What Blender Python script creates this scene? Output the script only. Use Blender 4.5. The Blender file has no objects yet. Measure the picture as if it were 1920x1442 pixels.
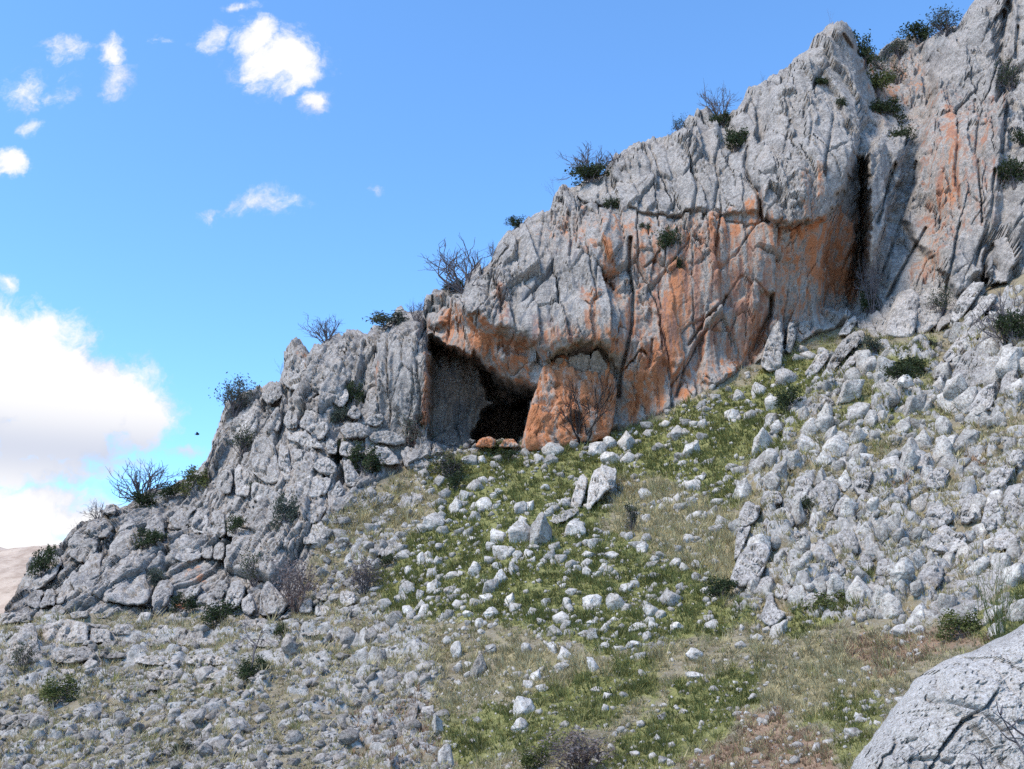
import bpy, bmesh, math, random
import numpy as np

random.seed(7)
RNG = np.random.default_rng(7)
R = math.radians
scene = bpy.context.scene
COL = scene.collection

# ------------------------------------------------------------------ camera
F = 1884.0                      # focal length in photo pixels (1920 wide)
PITCH = math.atan((1250 - 721) / F)
cam_d = bpy.data.cameras.new('camera')
cam = bpy.data.objects.new('camera', cam_d); COL.objects.link(cam)
cam_d.sensor_width = 36.0; cam_d.lens = 36.0 * F / 1920.0
scene.cycles.max_bounces = 3; scene.cycles.diffuse_bounces = 2; scene.cycles.glossy_bounces = 1; scene.cycles.transmission_bounces = 2
scene.cycles.use_denoising = False; scene.cycles.use_adaptive_sampling = True; scene.cycles.adaptive_threshold = 0.015
cam_d.clip_start = 0.1; cam_d.clip_end = 6000
cam.location = (0, 0, 0); cam.rotation_euler = (R(90) + PITCH, 0, 0)
scene.camera = cam
cp, sp = math.cos(PITCH), math.sin(PITCH)

# ------------------------------------------------------------------ light
EXPOSURE = 1.0
SUN_EL, SUN_AZ = R(54), math.atan2(-0.62, -0.45)     # towards the sun: left, a little behind the camera
SKY_STRENGTH = 0.15
sun_d = bpy.data.lights.new('sun', 'SUN'); sun_d.energy = 2.2; sun_d.angle = R(16); sun_d.color = (1.0, 0.90, 0.77)
sun = bpy.data.objects.new('sun', sun_d); COL.objects.link(sun)
sdir = (math.sin(SUN_AZ) * math.cos(SUN_EL), math.cos(SUN_AZ) * math.cos(SUN_EL), math.sin(SUN_EL))
from mathutils import Vector, Matrix, Euler
sun.rotation_euler = Vector(sdir).to_track_quat('Z', 'Y').to_euler()
sun.location = (-30, -20, 90)
vs = scene.view_settings
vs.view_transform = 'Standard'; vs.look = 'None'; vs.gamma = 1.0; vs.exposure = EXPOSURE; vs.use_curve_mapping = False


def ray(u, v):
    cx = (np.asarray(u, float) - 960) / F; cy = (721 - np.asarray(v, float)) / F
    return cx, cp - cy * sp, sp + cy * cp


def P(u, v, Y):
    """world point seen at photo position (u, v) at world depth Y"""
    x, y, z = ray(u, v)
    k = np.asarray(Y, float) / y
    return np.stack([x * k, y * k, z * k], -1)


def mpp(pt):
    """metres per photo pixel at a world point"""
    return (pt[1] * cp + pt[2] * sp) / F


# ------------------------------------------------------------------ sky
world = bpy.data.worlds.new('World'); scene.world = world; world.use_nodes = True
nt = world.node_tree; nt.nodes.clear()


class NB:
    def __init__(s, nt): s.nt = nt; s.n = nt.nodes; s.l = nt.links

    def new(s, t, **kw):
        n = s.n.new(t)
        for k, v in kw.items(): setattr(n, k, v)
        return n

    def put(s, sock, v):
        if hasattr(v, 'is_linked') or isinstance(v, bpy.types.NodeSocket): s.l.new(v, sock)
        else: sock.default_value = v

    def math(s, op, a, b=None, c=None, clamp=False):
        n = s.new('ShaderNodeMath', operation=op, use_clamp=clamp)
        s.put(n.inputs[0], a)
        if b is not None: s.put(n.inputs[1], b)
        if c is not None: s.put(n.inputs[2], c)
        return n.outputs[0]

    def vmath(s, op, a, b=None, scale=None):
        n = s.new('ShaderNodeVectorMath', operation=op)
        s.put(n.inputs[0], a)
        if b is not None: s.put(n.inputs[1], b)
        if scale is not None: s.put(n.inputs['Scale'], scale)
        return n.outputs['Value'] if op in ('LENGTH', 'DOT_PRODUCT') else n.outputs[0]

    def mix(s, f, a, b, blend='MIX'):
        n = s.new('ShaderNodeMix', data_type='RGBA', blend_type=blend, clamp_factor=True)
        s.put(n.inputs[0], f); s.put(n.inputs[6], a); s.put(n.inputs[7], b)
        return n.outputs[2]

    def ramp(s, f, lo, hi, smooth=True):
        n = s.new('ShaderNodeMapRange', interpolation_type='SMOOTHSTEP' if smooth else 'LINEAR')
        s.put(n.inputs[0], f); n.inputs[1].default_value = lo; n.inputs[2].default_value = hi
        return n.outputs[0]

    def noise(s, vec, scale, detail=4, rough=0.55, dist=0.0):
        n = s.new('ShaderNodeTexNoise'); s.put(n.inputs['Vector'], vec)
        n.inputs['Scale'].default_value = scale; n.inputs['Detail'].default_value = detail
        n.inputs['Roughness'].default_value = rough; n.inputs['Distortion'].default_value = dist
        return n.outputs['Fac']

    def voro(s, vec, scale, feature='F1'):
        n = s.new('ShaderNodeTexVoronoi', feature=feature); s.put(n.inputs['Vector'], vec)
        n.inputs['Scale'].default_value = scale
        return n

    def attr(s, name):
        n = s.new('ShaderNodeAttribute'); n.attribute_name = name
        return n


def rgb(r, g, b): return (r, g, b, 1.0)


w = NB(nt)
sky = w.new('ShaderNodeTexSky', sky_type='NISHITA', sun_disc=False)
sky.sun_elevation = SUN_EL; sky.sun_rotation = SUN_AZ
sky.altitude = 700; sky.air_density = 1.0; sky.dust_density = 0.6; sky.ozone_density = 2.2
tc = w.new('ShaderNodeTexCoord')
sep = w.new('ShaderNodeSeparateXYZ'); w.l.new(tc.outputs['Generated'], sep.inputs[0])
yy = w.math('MAXIMUM', sep.outputs[1], 0.05)
comb = w.new('ShaderNodeCombineXYZ')
w.l.new(w.math('DIVIDE', sep.outputs[0], yy), comb.inputs[0])
w.l.new(w.math('DIVIDE', sep.outputs[2], yy), comb.inputs[1])
pv = comb.outputs[0]
warp = w.new('ShaderNodeTexNoise'); w.l.new(pv, warp.inputs['Vector'])
warp.inputs['Scale'].default_value = 14; warp.inputs['Detail'].default_value = 5; warp.inputs['Roughness'].default_value = 0.6
wv = w.vmath('SCALE', w.vmath('SUBTRACT', warp.outputs['Color'], (0.5, 0.5, 0.5)), scale=0.055)
pw = w.vmath('ADD', pv, wv)
CLOUDS = [  # direction of each cloud (as seen in the photo), half sizes, weight
    (40, 715, 180, 130, 1.35), (150, 755, 170, 105, 1.3), (262, 775, 85, 75, 1.1), (0, 650, 150, 85, 1.1), (80, 820, 230, 75, 1.1),
    (235, 735, 65, 45, .85), (60, 960, 170, 70, .95), (0, 1010, 170, 90, 1.0), (115, 980, 110, 60, .9), (50, 880, 200, 50, .95), (30, 1060, 240, 70, 1.0), (230, 860, 60, 22, .5),
    (520, 112, 92, 68, .92), (478, 75, 66, 52, .7), (590, 185, 36, 32, .75), (560, 140, 50, 45, .8), (215, 102, 36, 36, .75), (222, 155, 28, 36, .5),
    (125, 98, 60, 28, .38), (60, 180, 80, 40, .36), (15, 310, 48, 30, .8), (490, 378, 60, 34, .40), (395, 400, 22, 18, .3),
    (345, 840, 50, 15, .5), (55, 245, 20, 16, .3), (320, 75, 40, 16, .3), (708, 362, 17, 15, .3), (20, 592, 90, 11, .45),
    (10, 540, 22, 20, .45), (445, 15, 40, 12, .42), (400, 75, 34, 24, .34),
    (2600, 500, 300, 160, .9), (-700, 300, 300, 160, 1.0), (-900, 700, 260, 120, 1.0)]
dens = None
for (u, v, ru, rv, wt) in CLOUDS:
    x, y, z = ray(u, v)
    c = (x / y, z / y, 0.0); sx = F * y * 1.0 / ru; sy = F * y / rv
    d = w.vmath('LENGTH', w.vmath('MULTIPLY', w.vmath('SUBTRACT', pw, c), (sx, sy, 0.0)))
    g = w.math('MULTIPLY', w.math('SUBTRACT', 1.15, d), wt)
    dens = g if dens is None else w.math('MAXIMUM', dens, g)
nz = w.noise(pw, 30, 8, 0.66)
dn = w.math('ADD', dens, w.math('MULTIPLY', w.math('SUBTRACT', nz, 0.5), 1.7))
cover = w.math('MULTIPLY', w.ramp(dn, 0.0, 0.72), w.ramp(sep.outputs[1], 0.05, 0.15))
nz2 = w.noise(pw, 9, 5, 0.55)
lit = w.ramp(w.math('ADD', w.math('MULTIPLY', dn, .6), w.math('MULTIPLY', nz2, 2.2)), 0.75, 1.5)
cb = 1.0 / (SKY_STRENGTH * 2 ** EXPOSURE)
bnd = w.math('POWER', 2.718, w.math('MULTIPLY', -1.0, w.math('POWER', w.math('DIVIDE', w.math('SUBTRACT', sep.outputs[2], .188), .030), 2.0)))  # shade of the cloud bases, painted in as a darker band
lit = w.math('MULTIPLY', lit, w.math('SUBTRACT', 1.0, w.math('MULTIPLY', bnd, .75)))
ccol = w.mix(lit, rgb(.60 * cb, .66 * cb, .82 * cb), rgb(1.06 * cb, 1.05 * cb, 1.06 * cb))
skyc = w.mix(1.0, sky.outputs[0], rgb(0.66, 0.96, 1.17), 'MULTIPLY')
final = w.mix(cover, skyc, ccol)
bg = w.new('ShaderNodeBackground'); w.l.new(final, bg.inputs[0]); bg.inputs[1].default_value = SKY_STRENGTH
wo = w.new('ShaderNodeOutputWorld'); w.l.new(bg.outputs[0], wo.inputs[0])


# ------------------------------------------------------------------ numpy noise
def _h(ix, iy, iz, s):
    with np.errstate(over='ignore'):
        n = (ix.astype(np.uint32) * np.uint32(374761393) + iy.astype(np.uint32) * np.uint32(668265263)
             + iz.astype(np.uint32) * np.uint32(2246822519) + np.uint32((s * 3266489917) & 0xffffffff))
        n = (n ^ (n >> np.uint32(15))) * np.uint32(2246822519)
        n = (n ^ (n >> np.uint32(13))) * np.uint32(3266489917)
        return n ^ (n >> np.uint32(16))


def rnd(ix, iy, s):
    return _h(ix, iy, np.zeros_like(ix), s).astype(np.float64) / 4294967295.0


def noise3(x, y, z, seed=0):
    xi, yi, zi = np.floor(x).astype(np.int64), np.floor(y).astype(np.int64), np.floor(z).astype(np.int64)
    fx, fy, fz = x - xi, y - yi, z - zi
    ux, uy, uz = fx * fx * (3 - 2 * fx), fy * fy * (3 - 2 * fy), fz * fz * (3 - 2 * fz)
    out = 0
    for dx in (0, 1):
        for dy in (0, 1):
            for dz in (0, 1):
                h = _h(xi + dx, yi + dy, zi + dz, seed)
                gx = (h & np.uint32(1023)).astype(np.float64) / 511.5 - 1
                gy = ((h >> np.uint32(10)) & np.uint32(1023)).astype(np.float64) / 511.5 - 1
                gz = ((h >> np.uint32(20)) & np.uint32(1023)).astype(np.float64) / 511.5 - 1
                val = gx * (fx - dx) + gy * (fy - dy) + gz * (fz - dz)
                out = out + val * (ux if dx else 1 - ux) * (uy if dy else 1 - uy) * (uz if dz else 1 - uz)
    return out


def fbm(x, y, z, octv=4, seed=0, gain=0.5):
    a, t, f = 1.0, 0, 1.0
    for i in range(octv):
        t = t + a * noise3(x * f, y * f, z * f, seed + i * 17); a *= gain; f *= 2.03
    return t


def voro(x, y, seed, jit=0.9):
    xi, yi = np.floor(x).astype(np.int64), np.floor(y).astype(np.int64)
    f1 = np.full(x.shape, 9.0); f2 = np.full(x.shape, 9.0)
    cx = np.zeros(x.shape, np.int64); cy = np.zeros(x.shape, np.int64); dx = np.zeros(x.shape); dy = np.zeros(x.shape)
    for i in (-1, 0, 1):
        for j in (-1, 0, 1):
            a, b = xi + i, yi + j
            px = a + 0.5 + (rnd(a, b, seed) - 0.5) * jit; py = b + 0.5 + (rnd(a, b, seed + 1) - 0.5) * jit
            ex, ey = x - px, y - py
            d = np.hypot(ex, ey)
            m = d < f1
            f2 = np.where(m, f1, np.minimum(f2, d))
            f1 = np.where(m, d, f1); cx = np.where(m, a, cx); cy = np.where(m, b, cy)
            dx = np.where(m, ex, dx); dy = np.where(m, ey, dy)
    return f1, f2, cx, cy, dx, dy


def sstep(x, a, b):
    t = np.clip((x - a) / (b - a), 0, 1); return t * t * (3 - 2 * t)


def plates(a, b, sa, sb, amp, tilt, crack, seed, cw=0.10, cmask=None):
    f1, f2, cx, cy, dx, dy = voro(a / sa, b / sb, seed)
    h = amp * (rnd(cx, cy, seed + 5) - 0.5) + tilt * (dx * (rnd(cx, cy, seed + 6) - 0.5) + dy * (rnd(cx, cy, seed + 7) - 0.5)) * 2
    g = 1 - sstep(f2 - f1, 0, cw)
    if cmask is not None: g = g * cmask
    return h - crack * g


def sdf(U, V, poly):
    """signed distance in photo pixels to a polygon, negative inside"""
    p = np.asarray(poly, float); n = len(p)
    d = np.full(U.shape, 1e9); ins = np.zeros(U.shape, bool)
    for i in range(n):
        x0, y0 = p[i]; x1, y1 = p[(i + 1) % n]
        ex, ey = x1 - x0, y1 - y0
        t = np.clip(((U - x0) * ex + (V - y0) * ey) / (ex * ex + ey * ey + 1e-9), 0, 1)
        d = np.minimum(d, np.hypot(U - x0 - t * ex, V - y0 - t * ey))
        c = ((y0 > V) != (y1 > V)) & (U < (x1 - x0) * (V - y0) / (y1 - y0 + 1e-12) + x0)
        ins ^= c
    return np.where(ins, -d, d)


def pline(U, V, pts):
    p = np.asarray(pts, float); d = np.full(U.shape, 1e9)
    for i in range(len(p) - 1):
        x0, y0 = p[i]; x1, y1 = p[i + 1]; ex, ey = x1 - x0, y1 - y0
        t = np.clip(((U - x0) * ex + (V - y0) * ey) / (ex * ex + ey * ey + 1e-9), 0, 1)
        d = np.minimum(d, np.hypot(U - x0 - t * ex, V - y0 - t * ey))
    return d


def local(fn, U, V, pts, margin, *a):
    p = np.asarray(pts, float)
    m = (U > p[:, 0].min() - margin) & (U < p[:, 0].max() + margin) & (V > p[:, 1].min() - margin) & (V < p[:, 1].max() + margin)
    out = np.full(U.shape, 1e9)
    if m.any(): out[m] = fn(U[m], V[m], pts)
    return out


def soft(U, V, poly, edge):
    """1 inside, 0 outside, soft over +-edge pixels"""
    return 1 - sstep(local(sdf, U, V, poly, edge + 2), -edge, edge)


# ------------------------------------------------------------------ the hill's large shape: depth control points
CTRL = np.array([
    (-300, 1442, 46), (0, 1442, 41), (480, 1442, 36), (960, 1442, 30), (1440, 1442, 25), (1920, 1442, 18.5), (2250, 1442, 16),
    (-300, 1150, 72), (0, 1150, 63), (300, 1150, 60), (560, 1150, 57), (960, 1150, 47), (1300, 1150, 42), (1600, 1150, 37), (1920, 1150, 31), (2250, 1150, 27),
    (0, 1300, 50), (480, 1300, 45), (960, 1300, 37.5), (1440, 1300, 32), (1920, 1300, 24),
    (650, 1000, 64), (960, 1000, 56), (1200, 1000, 53), (1500, 1000, 48), (1800, 1000, 43), (2150, 1000, 37),
    (740, 890, 71), (935, 840, 75), (1100, 815, 74), (1200, 790, 73.5), (1400, 690, 74), (1530, 625, 76), (1640, 620, 72), (1750, 620, 70), (1850, 540, 70), (1920, 520, 68), (2250, 400, 60),
    (1100, 900, 67), (1300, 850, 64), (1500, 800, 60), (1700, 800, 56), (1900, 800, 51), (1700, 700, 63), (1900, 650, 58), (2200, 700, 49),
    (20, 1120, 66), (60, 1050, 72), (150, 1100, 64), (150, 1000, 71), (270, 1100, 63), (270, 960, 74), (350, 920, 78), (340, 1030, 68), (430, 1120, 61), (430, 1000, 68), (430, 900, 74),
    (420, 800, 80), (540, 900, 70), (540, 1050, 63), (560, 800, 74), (560, 680, 80), (650, 850, 71), (660, 700, 77), (650, 640, 81), (750, 800, 74), (750, 650, 76), (750, 595, 80),
    (810, 560, 80), (870, 550, 77), (935, 470, 79), (850, 620, 73),
    (900, 600, 72.5), (1000, 650, 72), (1000, 550, 73), (1000, 430, 78), (1100, 650, 71.2), (1100, 550, 72), (1100, 450, 75), (1100, 345, 80), (1200, 700, 72), (1200, 550, 72.5), (1200, 420, 74), (1200, 270, 81),
    (1300, 700, 73), (1300, 550, 73), (1300, 420, 74), (1300, 230, 82), (1400, 600, 74), (1400, 430, 73), (1400, 180, 83), (1500, 560, 75), (1500, 430, 72.5), (1500, 300, 74), (1500, 110, 83), (1570, 70, 85), (1600, 300, 75), (1600, 560, 78),
    (1680, 500, 76), (1680, 350, 80), (1680, 100, 92), (1780, 500, 73), (1780, 300, 78), (1790, 60, 88), (1900, 400, 72), (1900, 200, 78), (1900, 0, 86), (2200, 200, 66), (2200, -100, 76), (2200, -300, 84), (-300, 1000, 84)], float)


def _phi(r2): return np.where(r2 > 1e-12, r2 * np.log(np.maximum(r2, 1e-12)), 0)


_c = CTRL[:, :2] / 500.0
_n = len(_c)
_A = np.zeros((_n + 3, _n + 3))
_A[:_n, :_n] = _phi(((_c[:, None] - _c[None]) ** 2).sum(-1)) + np.eye(_n) * 0.002
_A[:_n, _n] = 1; _A[:_n, _n + 1:] = _c; _A[_n, :_n] = 1; _A[_n + 1:, :_n] = _c.T
_W = np.linalg.solve(_A, np.concatenate([CTRL[:, 2], np.zeros(3)]))


def Y0(U, V):
    U = np.asarray(U, float); V = np.asarray(V, float); sh = U.shape
    u = U.ravel() / 500.0; v = V.ravel() / 500.0
    out = np.empty(u.size)
    for i in range(0, u.size, 40000):
        a, b = u[i:i + 40000], v[i:i + 40000]
        r2 = (a[:, None] - _c[None, :, 0]) ** 2 + (b[:, None] - _c[None, :, 1]) ** 2
        out[i:i + 40000] = _phi(r2) @ _W[:_n] + _W[_n] + _W[_n + 1] * a + _W[_n + 2] * b
    return out.reshape(sh)


RIDGE = np.array([(-400, 1230), (-60, 1190), (0, 1165), (20, 1130), (35, 1100), (45, 1075), (60, 1050), (90, 1032), (120, 1030), (128, 1005), (135, 995), (160, 980), (190, 967), (195, 947), (215, 943), (225, 955),
                  (245, 945), (270, 930), (300, 918), (335, 905), (365, 888), (375, 878), (392, 862), (400, 830), (415, 790), (430, 762), (450, 757), (480, 742), (500, 722), (520, 712), (530, 695), (535, 668), (552, 650),
                  (568, 652), (580, 668), (600, 655), (625, 640), (650, 628), (690, 624), (705, 612), (730, 610), (745, 585), (752, 578), (765, 590), (790, 590), (800, 555), (812, 548), (830, 548), (850, 545), (868, 545),
                  (872, 525), (890, 508), (910, 490), (925, 480), (935, 460), (950, 440), (975, 425), (1000, 408), (1030, 395), (1040, 375), (1050, 360), (1060, 350), (1080, 345), (1100, 335), (1130, 325), (1145, 305),
                  (1155, 285), (1170, 275), (1200, 262), (1215, 258), (1240, 263), (1265, 262), (1280, 245), (1305, 215), (1325, 210), (1345, 225), (1360, 225), (1380, 205), (1395, 190), (1400, 170), (1425, 160), (1445, 140),
                  (1470, 125), (1490, 108), (1520, 90), (1550, 68), (1575, 60), (1585, 75), (1600, 82), (1640, 88), (1665, 86), (1690, 82), (1720, 84), (1745, 75), (1770, 55), (1800, 45), (1815, 20), (1830, 0), (1850, -20), (1920, -80), (2300, -330)], float)
BASE = np.array([(-400, 1260), (0, 1172), (200, 1160), (330, 1168), (540, 1164), (575, 1080), (600, 1000), (680, 925), (740, 895), (800, 862), (860, 842), (935, 836), (1000, 836), (1100, 818), (1200, 793), (1300, 748), (1400, 692),
                 (1470, 662), (1530, 628), (1600, 605), (1640, 632), (1750, 632), (1790, 605), (1850, 545), (1920, 510), (2300, 380)], float)


def ridge(u): return np.interp(u, RIDGE[:, 0], RIDGE[:, 1])
def base(u): return np.interp(u, BASE[:, 0], BASE[:, 1])


# --- features of the cliff: patches pushed back (+) or forward (-) in metres, and cracks
PATCH = [
    ([(800, 600), (850, 588), (930, 622), (1000, 652), (1015, 690), (992, 748), (905, 705), (840, 672), (806, 648)], 3.0, 26),
    ([(806, 622), (845, 648), (885, 672), (912, 690), (935, 712), (962, 730), (996, 738), (992, 790), (970, 850), (880, 850), (830, 845), (806, 830)], 8.5, 8),
    ([(888, 850), (892, 806), (904, 780), (926, 764), (958, 760), (992, 750), (986, 800), (968, 850)], 11, 6),
    ([(903, 704), (918, 713), (935, 733), (960, 742), (990, 748), (982, 764), (935, 760), (912, 742)], 5, 7),
    ([(930, 662), (965, 658), (1004, 680), (1004, 728), (965, 722), (940, 695)], -1.4, 12),
    ([(690, 640), (780, 610), (801, 640), (804, 800), (760, 790), (690, 700)], -0.9, 6),
    ([(790, 560), (860, 550), (900, 590), (850, 600), (800, 600)], -1.1, 10),
    ([(1004, 840), (1022, 705), (1036, 668), (1100, 662), (1140, 672), (1148, 716), (1138, 840)], 0.9, 5),
    ([(1028, 668), (1060, 655), (1110, 657), (1145, 668), (1164, 690), (1150, 702), (1120, 672), (1040, 674)], 1.0, 3),
    ([(1000, 640), (1080, 560), (1180, 560), (1188, 640), (1160, 664), (1090, 652), (1020, 656)], -.7, 16),
    ([(1440, 200), (1500, 112), (1570, 60), (1598, 112), (1617, 232), (1604, 290), (1565, 395), (1540, 422), (1440, 424), (1415, 340)], -1.8, 8),
    ([(1562, 400), (1606, 292), (1622, 300), (1618, 500), (1595, 590), (1540, 590), (1548, 480)], 2.2, 10),
    ([(1603, 330), (1621, 290), (1622, 480), (1606, 560), (1588, 592), (1588, 550), (1602, 470)], 2.4, 9),
    ([(1600, 92), (1735, 70), (1745, 200), (1690, 270), (1622, 240)], 3.0, 14),
    ([(1622, 300), (1655, 238), (1700, 262), (1690, 330), (1645, 470), (1622, 540)], -2.6, 6),
    ([(1700, 400), (1740, 220), (1760, 110), (1850, 0), (1900, -40), (1890, 120), (1880, 260), (1850, 500), (1790, 560), (1765, 520)], -1.6, 10),
    ([(1870, 30), (1895, -10), (1890, 180), (1872, 200)], 2.5, 6),
    ([(1858, 500), (1870, 440), (1905, 402), (1921, 420), (1905, 510)], -2.4, 5),
    ([(1180, 300), (1420, 170), (1420, 405), (1290, 402), (1180, 392)], -0.7, 5),
    ([(1345, 215), (1372, 225), (1405, 270), (1385, 290), (1352, 285)], 1.6, 8),
    ([(1420, 560), (1446, 556), (1444, 610), (1428, 660), (1408, 680)], .6, 5),
    ([(1425, 690), (1445, 612), (1470, 600), (1480, 690)], -0.8, 4),
    ([(1310, 700), (1330, 590), (1400, 560), (1420, 590), (1398, 680), (1340, 730)], -0.8, 5),
    ([(430, 940), (440, 800), (530, 720), (660, 700), (700, 800), (640, 940)], 0.5, 20),
    ([(60, 1140), (64, 1060), (100, 1040), (112, 1060), (92, 1130)], 0.9, 6),
    ([(300, 950), (318, 955), (318, 1120), (300, 1120), (310, 1040)], 1.0, 5),
    ([(300, 990), (480, 1000), (480, 1012), (300, 1002)], 0.9, 4),
    ([(625, 840), (640, 820), (648, 900), (632, 930)], 1.6, 5),
    ([(655, 850), (705, 850), (712, 890), (670, 905)], 0.9, 6),
]
CRACK = [
    ([(1160, 735), (1166, 690), (1176, 650), (1186, 600), (1188, 545), (1180, 500), (1181, 455)], 3.2, 1.3),
    ([(1290, 655), (1310, 625), (1332, 600), (1350, 580), (1362, 555)], 2.4, .7), ([(1362, 555), (1390, 520), (1430, 560), (1445, 575)], 2.0, .25),
    ([(1445, 565), (1442, 600), (1426, 632), (1414, 660)], 4.0, 1.1),
    ([(1180, 393), (1230, 402), (1290, 405), (1340, 412), (1400, 427), (1440, 425), (1475, 432), (1510, 424)], 2.2, .3),
    ([(1400, 280), (1395, 320), (1406, 350), (1422, 372), (1426, 405), (1440, 425)], 3.4, 1.0),
    ([(1482, 225), (1470, 292)], 2.6, .7), ([(1562, 205), (1556, 260), (1545, 305), (1543, 340)], 2.6, .8), ([(1505, 180), (1520, 240), (1512, 290)], 2.4, .6),
    ([(1572, 95), (1602, 132), (1612, 180), (1617, 232), (1610, 285)], 3.4, 1.2),
    ([(1345, 212), (1352, 262), (1340, 305), (1345, 350), (1338, 400)], 2.8, .8), ([(1300, 240), (1290, 300), (1305, 360), (1300, 400)], 2.6, .7),
    ([(1085, 372), (1112, 388), (1140, 397)], 2.8, .9), ([(1065, 408), (1071, 450), (1068, 492)], 2.8, .7), ([(1020, 420), (1012, 470)], 2.4, .5),
    ([(795, 596), (800, 640), (803, 700)], 3.2, 1.0), ([(1010, 520), (1000, 560)], 2.2, .4),
    ([(1680, 305), (1665, 350), (1650, 400), (1640, 430)], 2.8, 1.1), ([(1790, 240), (1786, 330), (1796, 400)], 2.4, .6), ([(1832, 180), (1826, 300), (1840, 420)], 2.4, .7),
    ([(1740, 420), (1700, 490), (1662, 560)], 2.6, .9), ([(1720, 300), (1690, 420), (1650, 520)], 2.4, .7), ([(1800, 420), (1780, 500), (1770, 560)], 2.4, .7),
    ([(1880, 30), (1872, 120), (1882, 210), (1870, 300)], 4.0, 1.3), ([(1905, 60), (1900, 170)], 3.0, .8), ([(1860, 330), (1850, 430), (1830, 500)], 3.0, .9),
    ([(935, 452), (955, 478), (922, 505)], 2.4, .6), ([(872, 530), (840, 560), (828, 580)], 2.4, .6), ([(1235, 480), (1210, 502)], 2.0, .5), ([(1120, 508), (1146, 520), (1152, 532)], 2.6, .7),
    ([(1215, 700), (1222, 640)], 2.0, .5), ([(1170, 690), (1200, 664), (1210, 672)], 2.2, .7), ([(1270, 740), (1282, 690)], 2.4, .6),
    ([(560, 790), (585, 760), (600, 745)], 2.6, .7), ([(655, 730), (640, 770)], 3, .8), ([(620, 640), (650, 700)], 2, .4),
    ([(200, 965), (215, 1000), (195, 1040), (165, 1080)], 3.0, .9), ([(280, 1132), (286, 1105), (302, 1080)], 3.0, 1.0), ([(130, 1090), (150, 1062), (200, 1015)], 2.4, .7), ([(180, 1125), (240, 1130), (282, 1134)], 2.6, .7),
]


def crest_round(U, V): return 2.2 * np.exp(-np.maximum(V - ridge(U), 0) / 9.0)


def cliff_macro(U, V):
    Y = Y0(U, V)
    wu = 11 * noise3(U / 26, V / 26, 0 * U, 92) + 4 * noise3(U / 9, V / 9, 0 * U, 94); wv = 13 * noise3(U / 26, V / 26, 0 * U, 93) + 4 * noise3(U / 9, V / 9, 0 * U + 5, 94)
    for poly, d, e in PATCH: Y = Y + d * soft(U + wu, V + wv, poly, e)
    wob = 3 * noise3(U / 14, V / 14, 0 * U, 91)
    for pts, wd, d in CRACK:
        dist = local(pline, U, V, pts, 30)
        Y = Y + d * np.exp(-(np.where(dist < 1e8, np.maximum(dist + wob * .4, 0), 99) / wd) ** 2)
    return Y + crest_round(U, V)


TILT_U = [-400, 300, 400, 650, 750, 1560, 1680, 2300]
TILT_A = [28, 28, 6, 6, 0, 0, 15, 15]


def cliff_disp(p, U, V):
    x, y, z = p[..., 0], p[..., 1], p[..., 2]
    t = np.radians(np.interp(U, TILT_U, TILT_A))
    wx = 0.5 * noise3(x / 3.0, z / 3.5, y / 6, 3) + .14 * noise3(x / .7, z / .7, y / 2, 4)
    wz = 0.7 * noise3(x / 2.5, z / 2.5, y / 6, 5) + .22 * noise3(x / .7, z / .7, y / 2, 6)
    # local coordinates so the lean does not shear far apart
    px = np.where(U < 1000, -26.0, 26.0); pz = np.where(U < 1000, 13.0, 36.0)
    xx, zz = x + wx - px, z + wz - pz
    a = px + xx * np.cos(t) - zz * np.sin(t); b = pz + xx * np.sin(t) + zz * np.cos(t)
    m1 = sstep(noise3(x / 5, z / 5, y / 5, 8), -.25, .2); m2 = sstep(noise3(x / 3, z / 3, y / 5, 9), -.15, .25)
    left = 1 - sstep(U, 640, 800)
    ro = np.maximum(.16 + .84 * sstep(noise3(x / 4.0, z / 5.5, y / 6, 33), .0, .28), .8 * left)
    h = plates(a, b, 4.2, 10.0, 0.9, 0.8, 0.62, 11, .035, m1)
    h = h + plates(a, b, 1.5, 4.4, 0.48, 0.65, 0.5, 21, .04, m2)
    h = h + ro * plates(a, b, .62, 1.9, 0.24, 0.46, 0.30, 31, .09, sstep(noise3(x / 1.6, z / 1.6, y / 3, 32), -.3, .15))
    h = h + ro * plates(a, b, .30, .55, 0.11, 0.24, 0.14, 36, .14)
    h = h + plates(a, b, 2.7, 24.0, 0.35, 0.45, 0.85, 26, .03, sstep(noise3(x / 4, z / 7, y / 6, 27), -.1, .2))
    fl = 1 - 2 * np.abs(noise3(a / .95, b / 11.0, y * 0 + 2.2, 41)); f2 = 1 - 2 * np.abs(noise3(a / .40, b / 4.5, y * 0 + 7.2, 42))
    h = h + (.34 * fl + .13 * f2) * sstep(noise3(x / 6, z / 6, y / 6, 43), -.35, .2)
    h = h + (.07 + .17 * ro) * fbm(x / 1.3, z / 1.6, y / 1.3, 5, 51, .6)
    return h


NC = np.array([0, -0.94, 0.34])


def cliff_surf(U, V, disp=1.0):
    p = P(U, V, cliff_macro(U, V))
    return p + (cliff_disp(p, U, V) * disp)[..., None] * NC


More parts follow.
